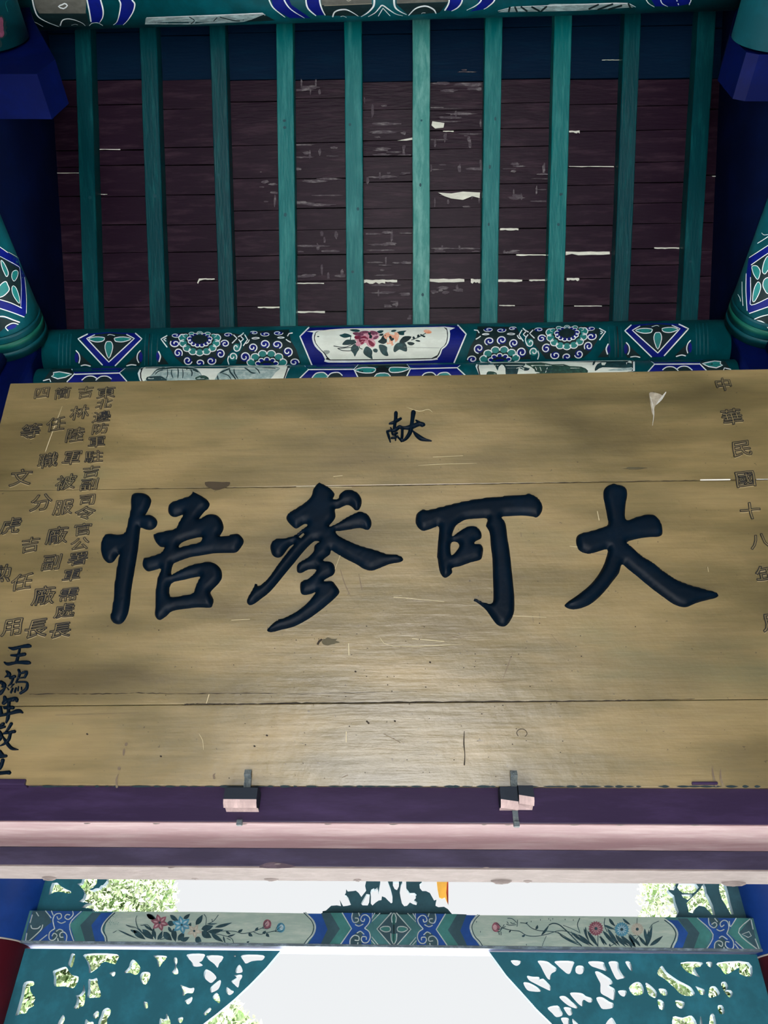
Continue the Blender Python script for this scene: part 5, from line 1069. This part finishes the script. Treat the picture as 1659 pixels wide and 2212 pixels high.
# ------------------------------------------------------------------ beyond: trees and a banner
LEAF = mat('sunlit_leaf', (.13, .22, .08), .5, .3, (4, 4, 4), 0, col2=(.40, .44, .32), thr=(.38, .62), trans=.5)
BARK = mat('bark', (.12, .09, .06), .9, .3, (8, 8, 8), .5)
def tree(label, c, r, n, base, seed):
    rn = np.random.default_rng(seed); e = empty('tree', (base[0], base[1], 0), label, 'tree', None)
    k = 9; cc = rn.normal(size=(k, 3)); cc /= np.linalg.norm(cc, axis=1)[:, None]; cc = np.array(c) + cc * np.array(r) * .55; rr = rn.uniform(.45, .7, k)
    i = rn.integers(0, k, n); d = rn.normal(size=(n, 3)); d /= np.linalg.norm(d, axis=1)[:, None]
    P_ = cc[i] + d * np.array(r) * (rr[i] * rn.uniform(.5, 1, n) ** .5)[:, None]
    a = rn.normal(size=(n, 3)); a /= np.linalg.norm(a, axis=1)[:, None]; b = np.cross(a, rn.normal(size=(n, 3))); b /= np.linalg.norm(b, axis=1)[:, None]
    s = rn.uniform(.035, .075, n)[:, None]
    V = np.stack([P_ - a * s, P_ + b * s * .45, P_ + a * s, P_ - b * s * .45], 1).reshape(-1, 3)
    me = bpy.data.meshes.new('foliage'); me.from_pydata(V.tolist(), [], [(4 * j, 4 * j + 1, 4 * j + 2, 4 * j + 3) for j in range(n)]); me.materials.append(LEAF)
    o = bpy.data.objects.new('foliage', me); COL.objects.link(o); o.parent = e; o.matrix_parent_inverse = Matrix.Translation(-e.location); o['kind'] = 'stuff'
    tube('trunk', (base[0], base[1], 0), (0, 0, 1), 0, c[2], .16, BARK, e, 16, lambda t: 1 - .6 * t, 4)
def at(px, py, y): return Plane((0, y, 0), (0, -1, 0)).map(px, py)
c = at(150, 2110, 13); tree('tall sunlit tree behind the left end of the far beam', c + np.array((-.15, 0, -.1)), (1.85, 1.6, 2.0), 60000, (c[0] - .3, 13), 1)
c = at(470, 2262, 9.5); tree('small pale bush top right of the left openwork panel', c, (.42, .5, .42), 4500, (c[0], 9.5), 3)
c = at(1640, 2130, 13); tree('sunlit tree seen through the right openwork panel', c, (1.75, 1.6, 1.7), 42000, (c[0], 13), 4)
BY3 = (APEX + DN * 3.84)[1]; BZ3 = (APEX + DN * 3.84)[2] + UP[2] * (RH + .03)
p = [at(*q, BY3) for q in [(941, 1850), (968, 1850), (968, 1915), (966, 1950), (961, 1938), (955, 1941), (949, 1939), (945, 1920), (942, 1890)]]
p[0][2] = BZ3; p[1][2] = BZ3; p[1][0] = p[2][0]
e = empty('banner', p[4], 'yellow streamer with a red edge hanging from the far eave behind the middle carving', 'banner')
n = len(p); q2 = [a + np.array((0, .006, 0)) for a in p]
obj('cloth', p + q2, [tuple(range(n)), tuple(range(2 * n - 1, n - 1, -1))] + [(i, i + n, (i + 1) % n + n, (i + 1) % n) for i in range(n)], mat('yellow_cloth', (.80, .58, .20), .8, .15, (5, 5, 5), trans=.5), e)
rp = [at(*q, BY3 - .004) for q in [(966, 1905), (968.5, 1905), (968.5, 1955), (966.5, 1950), (964, 1928)]]
obj('red_trim', rp + [a + np.array((0, .003, 0)) for a in rp], [(0, 1, 2, 3, 4), (9, 8, 7, 6, 5)] + [(i, i + 5, (i + 1) % 5 + 5, (i + 1) % 5) for i in range(5)], mat('red_cloth', (.7, .10, .05), .8), e)


# ------------------------------------------------------------------ far beam painting
FK = .0006
zm_ = T(660, 1890, 4.879); zl_ = T(40, 1890, 5.53); zr_ = T(1360, 1890, 5.548); zf = T(300, 1950, 4.1475); zg = T(980, 1960, 3.95)
FBL = mat('far_blue_paint', (.012, .07, .30), .55, .2, (9, 9, 9)); FDK = mat('far_slate_paint', (.035, .085, .115), .6, .2, (9, 9, 9)); FGR = mat('far_green_paint', (.045, .19, .19), .6, .2, (9, 9, 9)); FWH = mat('far_white_line', (.42, .52, .54), .6, .2, (30, 30, 30)); FCR = mat('far_cream_panel', (.30, .40, .37), .65, .2, (8, 40, 40), .1, col2=(.42, .50, .46)); FIN = mat('far_ink_leaf', (.020, .062, .085), .6, .3, (30, 30, 30))
def mir(Tf, c): return lambda x, y: (lambda q: (q[0], q[1]))(Tf(2 * c - x, y))
for s_ in (0, 1):
    Tm = zm_ if not s_ else (lambda x, y: (zm_(1862 - x, y)[0], zm_(1862 - x, y)[1] + .0095 * (zm_(1862 - x, y)[0] - zm_(x, y)[0])))
    K = Paint(FP, Tm)
    K.fill([(20, 412), (168, 408), (240, 575), (165, 738), (20, 738), (60, 680), (105, 600), (95, 500), (40, 440)], FBL, 0)
    K.fill([(165, 402), (265, 400), (362, 570), (245, 738), (155, 738), (232, 575)], FDK, 0); K.fill([(262, 400), (392, 400), (488, 568), (370, 740), (245, 738), (362, 570)], FGR, 0)
    K.fill([(392, 400), (720, 402), (690, 500), (640, 560), (690, 640), (690, 742), (370, 742), (488, 568)], FBL, 0)
    K.fill([(490, 402), (600, 402), (560, 440), (590, 520), (530, 520), (500, 460)], FDK, 1); K.fill([(470, 742), (475, 670), (545, 600), (600, 600), (590, 742)], FDK, 1)
    K.fill([(905, 402), (935, 402), (935, 742), (900, 742), (752, 570)], FDK, 0)
    K.stroke([(388, 402), (485, 566), (372, 728)], 2.4, FWH, 1, 0); K.stroke([(902, 402), (752, 570), (900, 742)], 2.4, FWH, 1, 0)
    for q in ([(625, 560), (668, 510), (678, 460), (640, 422), (598, 432), (582, 475), (612, 492), (622, 465)], [(625, 565), (670, 600), (682, 660), (655, 710), (612, 715), (588, 682), (600, 652), (638, 655), (640, 680)], [(495, 404), (488, 455), (508, 500), (552, 492), (555, 460), (525, 455)], [(468, 740), (472, 680), (512, 638), (560, 650), (560, 690), (522, 688)], [(525, 525), (562, 540), (605, 520)], [(545, 612), (580, 595), (615, 625)], [(560, 402), (570, 432)], [(548, 742), (552, 715)]): K.stroke(q, 2.2, FWH, 2)
    for q in ([(785, 404), (700, 492), (705, 404)], [(730, 404), (700, 455)], [(700, 655), (770, 742)], [(695, 690), (740, 742)]): K.stroke(q, 1.7, FWH, 2, 0)
    c = [(785, 570), (820, 545), (885, 548), (890, 590), (835, 600)]; K.fill(c, FGR, 1, 2); K.stroke(c, 2, FWH, 2, 3, True)
    for c in ([(912, 500), (905, 450), (925, 404), (934, 404), (934, 528), (922, 525)], [(900, 620), (934, 622), (934, 738), (905, 690)]): K.fill(c, FGR, 1); K.stroke(c[:3] if c[0][1] == 500 else [c[0], c[3], c[2]], 2, FWH, 2, 2)
    K.done('painted_chevrons', fb, 'blue, slate and green chevrons beside the middle flower diamond')
K = Paint(FP, zl_)
K.fill([(985, 455), (1135, 450), (1065, 520), (1005, 600), (985, 680), (1020, 740), (1035, 818), (920, 818), (868, 600)], FBL, 0); K.fill([(880, 450), (988, 455), (870, 600), (922, 818), (800, 818), (735, 600)], FDK, 0)
K.fill([(765, 432), (884, 448), (738, 600), (805, 818), (680, 818), (615, 595)], FGR, 0); K.fill([(165, 430), (770, 432), (615, 590), (682, 818), (60, 818), (110, 600)], FBL, 0)
K.fill([(170, 432), (330, 432), (400, 560), (300, 640), (150, 810), (70, 815), (120, 600)], FDK, 1); K.fill([(440, 650), (520, 650), (560, 815), (380, 815)], FDK, 1)
for q in ([(748, 438), (612, 592), (668, 812)], [(432, 640), (412, 540), (440, 475), (500, 462), (515, 505), (478, 530), (462, 500)], [(430, 645), (372, 690), (370, 768), (422, 778), (462, 725), (425, 698), (402, 728)], [(648, 434), (652, 480), (600, 532), (555, 510), (575, 475), (612, 478)], [(565, 812), (578, 725), (540, 682), (498, 700), (500, 742), (532, 745)], [(470, 558), (512, 578), (560, 560)], [(455, 672), (492, 650), (530, 665)], [(325, 432), (390, 512)], [(395, 432), (415, 480)], [(150, 605), (165, 640), (230, 640), (262, 612)], [(290, 600), (262, 665), (120, 795)], [(100, 700), (85, 795)], [(230, 805), (340, 718)], [(470, 760), (478, 812)], [(165, 480), (140, 570)], [(215, 450), (240, 490)]): K.stroke(q, 2.2, FWH, 2)
K.stroke([(1140, 452), (1060, 530), (1010, 600), (995, 670), (1035, 740), (1045, 815)], 3.4, FWH, 2)
K.stroke([(1150, 455), (1070, 535), (1022, 605), (1010, 665), (1050, 740), (1058, 815)], 2.4, FIN, 3)
K.done('painted_chevrons', fb, 'worn blue and green chevrons at the left end of the far beam')
K = Paint(FP, zr_)
K.fill([(400, 535), (580, 545), (700, 695), (625, 908), (505, 908), (580, 780), (580, 690), (530, 610)], FBL, 0); K.fill([(575, 520), (700, 522), (838, 695), (765, 908), (622, 908), (702, 695)], FDK, 0); K.fill([(690, 518), (812, 515), (985, 705), (890, 908), (760, 908), (838, 695)], FGR, 0)
K.fill([(812, 515), (1290, 518), (1172, 690), (1390, 908), (915, 908), (1002, 715)], FBL, 0); K.fill([(1275, 518), (1445, 520), (1540, 908), (1388, 908), (1185, 695)], FGR, 0); K.fill([(1445, 530), (1480, 640), (1545, 900), (1312, 690)], FDK, 1)
K.fill([(945, 518), (1050, 518), (1090, 560), (1040, 650), (980, 600)], FDK, 1); K.fill([(1020, 908), (1030, 800), (1110, 745), (1160, 800), (1150, 908)], FDK, 1)
for q in ([(812, 518), (1000, 715), (908, 908)], [(1165, 700), (1188, 630), (1172, 562), (1125, 545), (1085, 580), (1098, 622), (1130, 602)], [(1165, 705), (1238, 790), (1240, 875), (1192, 885), (1150, 850), (1152, 802), (1190, 805)], [(945, 520), (955, 598), (1008, 635), (1045, 602), (1022, 570), (985, 592)], [(1015, 908), (1022, 820), (1065, 790), (1112, 812), (1102, 858), (1065, 835)], [(1045, 655), (1085, 672), (1130, 655)], [(1075, 755), (1110, 735), (1168, 772)], [(1440, 530), (1305, 692), (1550, 905)], [(1455, 540), (1478, 650)], [(1505, 770), (1552, 890)], [(1270, 800), (1385, 905)], [(1262, 830), (1320, 905)], [(1275, 522), (1210, 620), (1195, 560)], [(1020, 522), (1050, 560)], [(1130, 870), (1132, 908)]): K.stroke(q, 2.2, FWH, 2)
c = [(1345, 712), (1430, 680), (1458, 730), (1420, 750)]; K.stroke(c, 2, FWH, 2, 0, True)
K.stroke([(435, 540), (520, 605), (572, 690), (560, 775), (535, 830), (505, 905)], 3.4, FWH, 2); K.stroke([(420, 545), (500, 608), (552, 692), (540, 772), (512, 830), (482, 905)], 2.4, FIN, 3)
K.done('painted_chevrons', fb, 'green and blue chevrons at the right end of the far beam')
K = Paint(FP)
K.fill([(246, 1969), (236, 1983), (229, 1995), (226, 2010), (229, 2022), (233, 2038), (400, 2040), (655, 2041), (664, 2030), (674, 2019), (679, 2003), (676, 1987), (668, 1977), (662, 1973), (450, 1970)], FCR, 0)
K.fill([(1028, 1977), (1018, 1990), (1014, 2005), (1020, 2022), (1030, 2034), (1038, 2045), (1250, 2048), (1448, 2052), (1456, 2038), (1463, 2024), (1463, 2012), (1455, 1998), (1440, 1986), (1432, 1981), (1250, 1979)], FCR, 0)
for q in ([(660, 1972), (668, 1980), (677, 1990), (681, 2003), (677, 2018), (667, 2030), (659, 2041)], [(1032, 1977), (1022, 1988), (1016, 2003), (1022, 2022), (1033, 2034), (1040, 2046)]): K.stroke(q, 3.6, FWH, 2); K.stroke([(x + (-3.4 if q[0][0] < 800 else 3.4), y) for x, y in q], 1.8, FIN, 3)
K.done('flower_panel', fb, 'pale panels for the flower sprays')
FR = mat('far_mauve_petal', (.24, .09, .13), .6, .3, (50, 50, 50)); FRL = mat('far_pink_petal', (.44, .28, .32), .6, .2, (50, 50, 50)); FB_ = mat('far_sky_blue_petal', (.07, .25, .38), .6, .2, (50, 50, 50)); FBLt = mat('far_pale_blue_petal', (.34, .48, .56), .6, .2, (50, 50, 50)); FP_ = mat('far_beige_petal', (.40, .39, .34), .6, .15, (50, 50, 50)); FPL = mat('far_pale_beige_petal', (.50, .48, .43), .6)
def star(K, cx, cy, r, m, m2, rot=0, n=6, wd=.42):
    for k in range(n):
        a = math.radians(rot + 360 * k / n); K.leaf(cx + r * .05 * math.cos(a), cy + r * .05 * math.sin(a), cx + r * 1.08 * math.cos(a), cy + r * 1.0 * math.sin(a), r * wd * 1.4, m, 1)
        K.leaf(cx + r * .2 * math.cos(a), cy + r * .2 * math.sin(a), cx + r * .8 * math.cos(a), cy + r * .75 * math.sin(a), r * wd * .45, m2, 2)
    K.ell(cx, cy, 10, 10, 0, FIN, 3)
K = Paint(FP, zf, .002)
for l in [(70,105,160,150,40),(280,110,360,170,35),(400,145,460,100,30),(255,180,330,188,45),(510,200,572,108,42),(0,230,45,280,12),(35,240,132,330,52),(-50,245,60,330,45),(140,250,152,332,26),(168,335,212,252,30),(222,262,298,340,55),(312,230,330,352,46),(265,215,302,272,25),(352,340,405,262,48),(375,342,455,308,36),(440,222,468,178,26),(508,312,562,350,52),(560,238,668,208,52),(562,258,652,316,58),(680,222,838,178,26),(615,262,762,242,38),(648,275,758,352,36),(610,190,708,186,14),(780,252,824,284,20),(795,302,868,280,14),(758,298,778,368,14),(888,262,932,238,22),(983,272,1020,302,28),(1042,252,1068,220,24),(1108,278,1138,252,24),(1142,273,1170,308,26),(965,355,990,345,14)]:
    K.leaf(*l[:4], l[4] * 1.1, FIN, 0, 4)
for q in ([(20, 205), (80, 200), (120, 250)], [(660, 262), (780, 254), (870, 260), (930, 278), (1020, 262), (1110, 225)], [(1030, 265), (1090, 285), (1130, 272), (1222, 255)], [(650, 272), (760, 295), (830, 320), (850, 365)], [(585, 105), (605, 140), (600, 200)], [(615, 192), (670, 165), (712, 112)], [(655, 150), (660, 170)], [(190, 332), (230, 290), (250, 330)], [(790, 320), (820, 335)], [(200, 330), (240, 320)]): K.stroke(q, 1.4, FIN, 0)
star(K, 187, 180, 78, FR, FRL, 15); star(K, 385, 200, 84, FB_, FBLt, 20); star(K, 497, 255, 66, FP_, FPL, 10, 5)
K.ell(1150, 195, 37, 45, 10, FR, 1); K.ell(1150, 190, 20, 26, 10, FRL, 1.5); K.ell(1272, 225, 38, 45, 5, FB_, 1); K.ell(1278, 222, 18, 26, 5, FBLt, 1.5)
for q in ([(1110, 228), (1125, 190), (1148, 165)], [(1112, 230), (1135, 205), (1150, 190)], [(1112, 232), (1145, 235), (1180, 225)], [(1222, 258), (1240, 215), (1270, 190)], [(1225, 258), (1250, 235), (1275, 215)], [(1225, 260), (1260, 262), (1290, 250)]): K.stroke(q, 1.1, FIN, 2)
K.T = zl_
for l in [(1120,695,1185,660,8),(1185,655,1435,768,20),(1335,655,1440,700,30),(1400,690,1520,772,50),(1450,600,1520,600,10),(1480,650,1600,770,60),(1500,600,1630,680,30),(1280,600,1400,640,8),(1620,620,1600,770,30),(1530,470,1640,540,50)]: K.leaf(*l, FIN, 0, 3)
K.stroke([(1418, 488), (1402, 540), (1430, 640), (1495, 712)], [1, 1.4, 2, 1.4], FIN, 0); K.stroke([(1285, 600), (1400, 630), (1470, 690)], 1.2, FIN, 0)
for _ in range(40): K.ell(nz.uniform(1065, 1200), nz.choice([nz.uniform(480, 510), nz.uniform(560, 600), nz.uniform(520, 600)]), 3, 4, 0, FGR, 1, 5)
K.done('flower_spray', fb, 'spray with mauve, blue and beige star flowers and long leaves')
K = Paint(FP, zg, .002)
for q, w_ in [([(410, 175), (480, 195), (560, 205), (620, 240), (700, 248), (800, 230), (900, 200), (1000, 215), (1080, 250)], 1.5), ([(570, 132), (620, 140), (660, 175), (720, 198), (800, 205), (880, 215), (930, 250)], 1.5), ([(815, 150), (850, 138), (900, 150), (960, 200), (1030, 270), (1090, 330)], 2.4), ([(890, 215), (940, 245), (1000, 280), (1060, 305)], 1.4), ([(935, 155), (1000, 180), (1080, 220)], 1.2),
              ([(1075, 95), (1055, 150), (1075, 210)], 1.6), ([(1290, 95), (1285, 150), (1310, 210)], 1.6), ([(1565, 95), (1562, 150)], 1.2), ([(790, 245), (770, 290), (755, 330)], 1), ([(1230, 240), (1230, 330)], 1.6), ([(1240, 250), (1300, 320)], 1.4), ([(1410, 240), (1400, 290), (1340, 330)], 1.4), ([(1500, 250), (1580, 240), (1530, 300)], 1.2)]: K.stroke(q, w_, FIN, 0)
for l in [(745,242,815,148,20),(900,235,1090,332,16),(1000,215,1170,332,22),(1060,230,1200,335,26),(1125,165,1140,260,14),(1140,200,1235,340,30),(1110,180,1160,300,18),(1180,240,1235,340,22),(1250,240,1290,330,16),(1280,150,1380,190,22),(1325,95,1380,165,26),(1270,200,1400,335,30),(1310,180,1420,335,32),(1380,235,1470,340,28),(1400,250,1500,335,24),(1420,240,1550,340,30),(1490,240,1555,340,20),(1500,225,1590,330,22),(1580,245,1640,330,20),(1440,95,1510,150,20),(1630,180,1640,290,18),(1640,330,1665,190,30),(1255,255,1310,320,20),(1330,310,1340,340,14),(470,215,485,190,14),(580,250,610,232,18),(700,190,715,150,22),(610,140,630,125,14),(1010,250,1000,200,6)]:
    K.leaf(*l[:4], l[4], FIN, 0, 4)
for (cx, cy, r, m1, m2) in ((1213, 182, 66, FR, FRL), (1433, 190, 66, FB_, FBLt), (1565, 188, 58, FP_, FPL)):
    K.fill([(cx + r * (1 if k % 2 else .80) * math.cos(2 * math.pi * k / 36 + .1), cy + r * (1 if k % 2 else .80) * math.sin(2 * math.pi * k / 36 + .1)) for k in range(36)], m1, 1)
    for k in range(12):
        a = 2 * math.pi * k / 12; K.leaf(cx + 12 * math.cos(a), cy + 12 * math.sin(a), cx + r * .72 * math.cos(a), cy + r * .72 * math.sin(a), 8, m2, 2)
    K.ell(cx, cy, 13, 13, 0, FIN, 3)
K.ell(360, 170, 34, 42, 0, FR, 1); K.ell(352, 172, 18, 24, 0, FRL, 2)
for q in ([(410, 178), (385, 150), (365, 140)], [(410, 180), (390, 190), (375, 185)], [(410, 182), (395, 205), (370, 212)], [(415, 175), (430, 150)], [(418, 180), (440, 165)], [(385, 215), (388, 235)], [(403, 210), (403, 238)], [(460, 95), (500, 100), (535, 130)], [(450, 145), (480, 155), (530, 150)], [(485, 130), (500, 140), (520, 138)], [(545, 110), (540, 165)], [(455, 125), (465, 140)]): K.stroke(q, 1.4, FIN, 3)
for x, y in ((740, 108), (810, 100), (825, 112), (1020, 110), (660, 122), (950, 105), (228, 210), (195, 125), (620, 320), (845, 100)): K.ell(x, y, 3, 8, 0, FIN, 1, 6)
K.T = zr_
for l in [(205,860,270,600,44),(215,862,185,650,26),(240,850,400,730,46),(200,850,100,730,30),(130,860,20,740,34),(70,870,-20,700,30),(50,800,100,740,10),(30,880,-40,780,26)]: K.leaf(*l, FIN, 0, 5)
K.stroke([(240, 640), (275, 590), (350, 555)], 1.2, FIN, 0)
K.done('flower_spray', fb, 'spray with pink, blue and beige fringed flowers above grassy leaves')
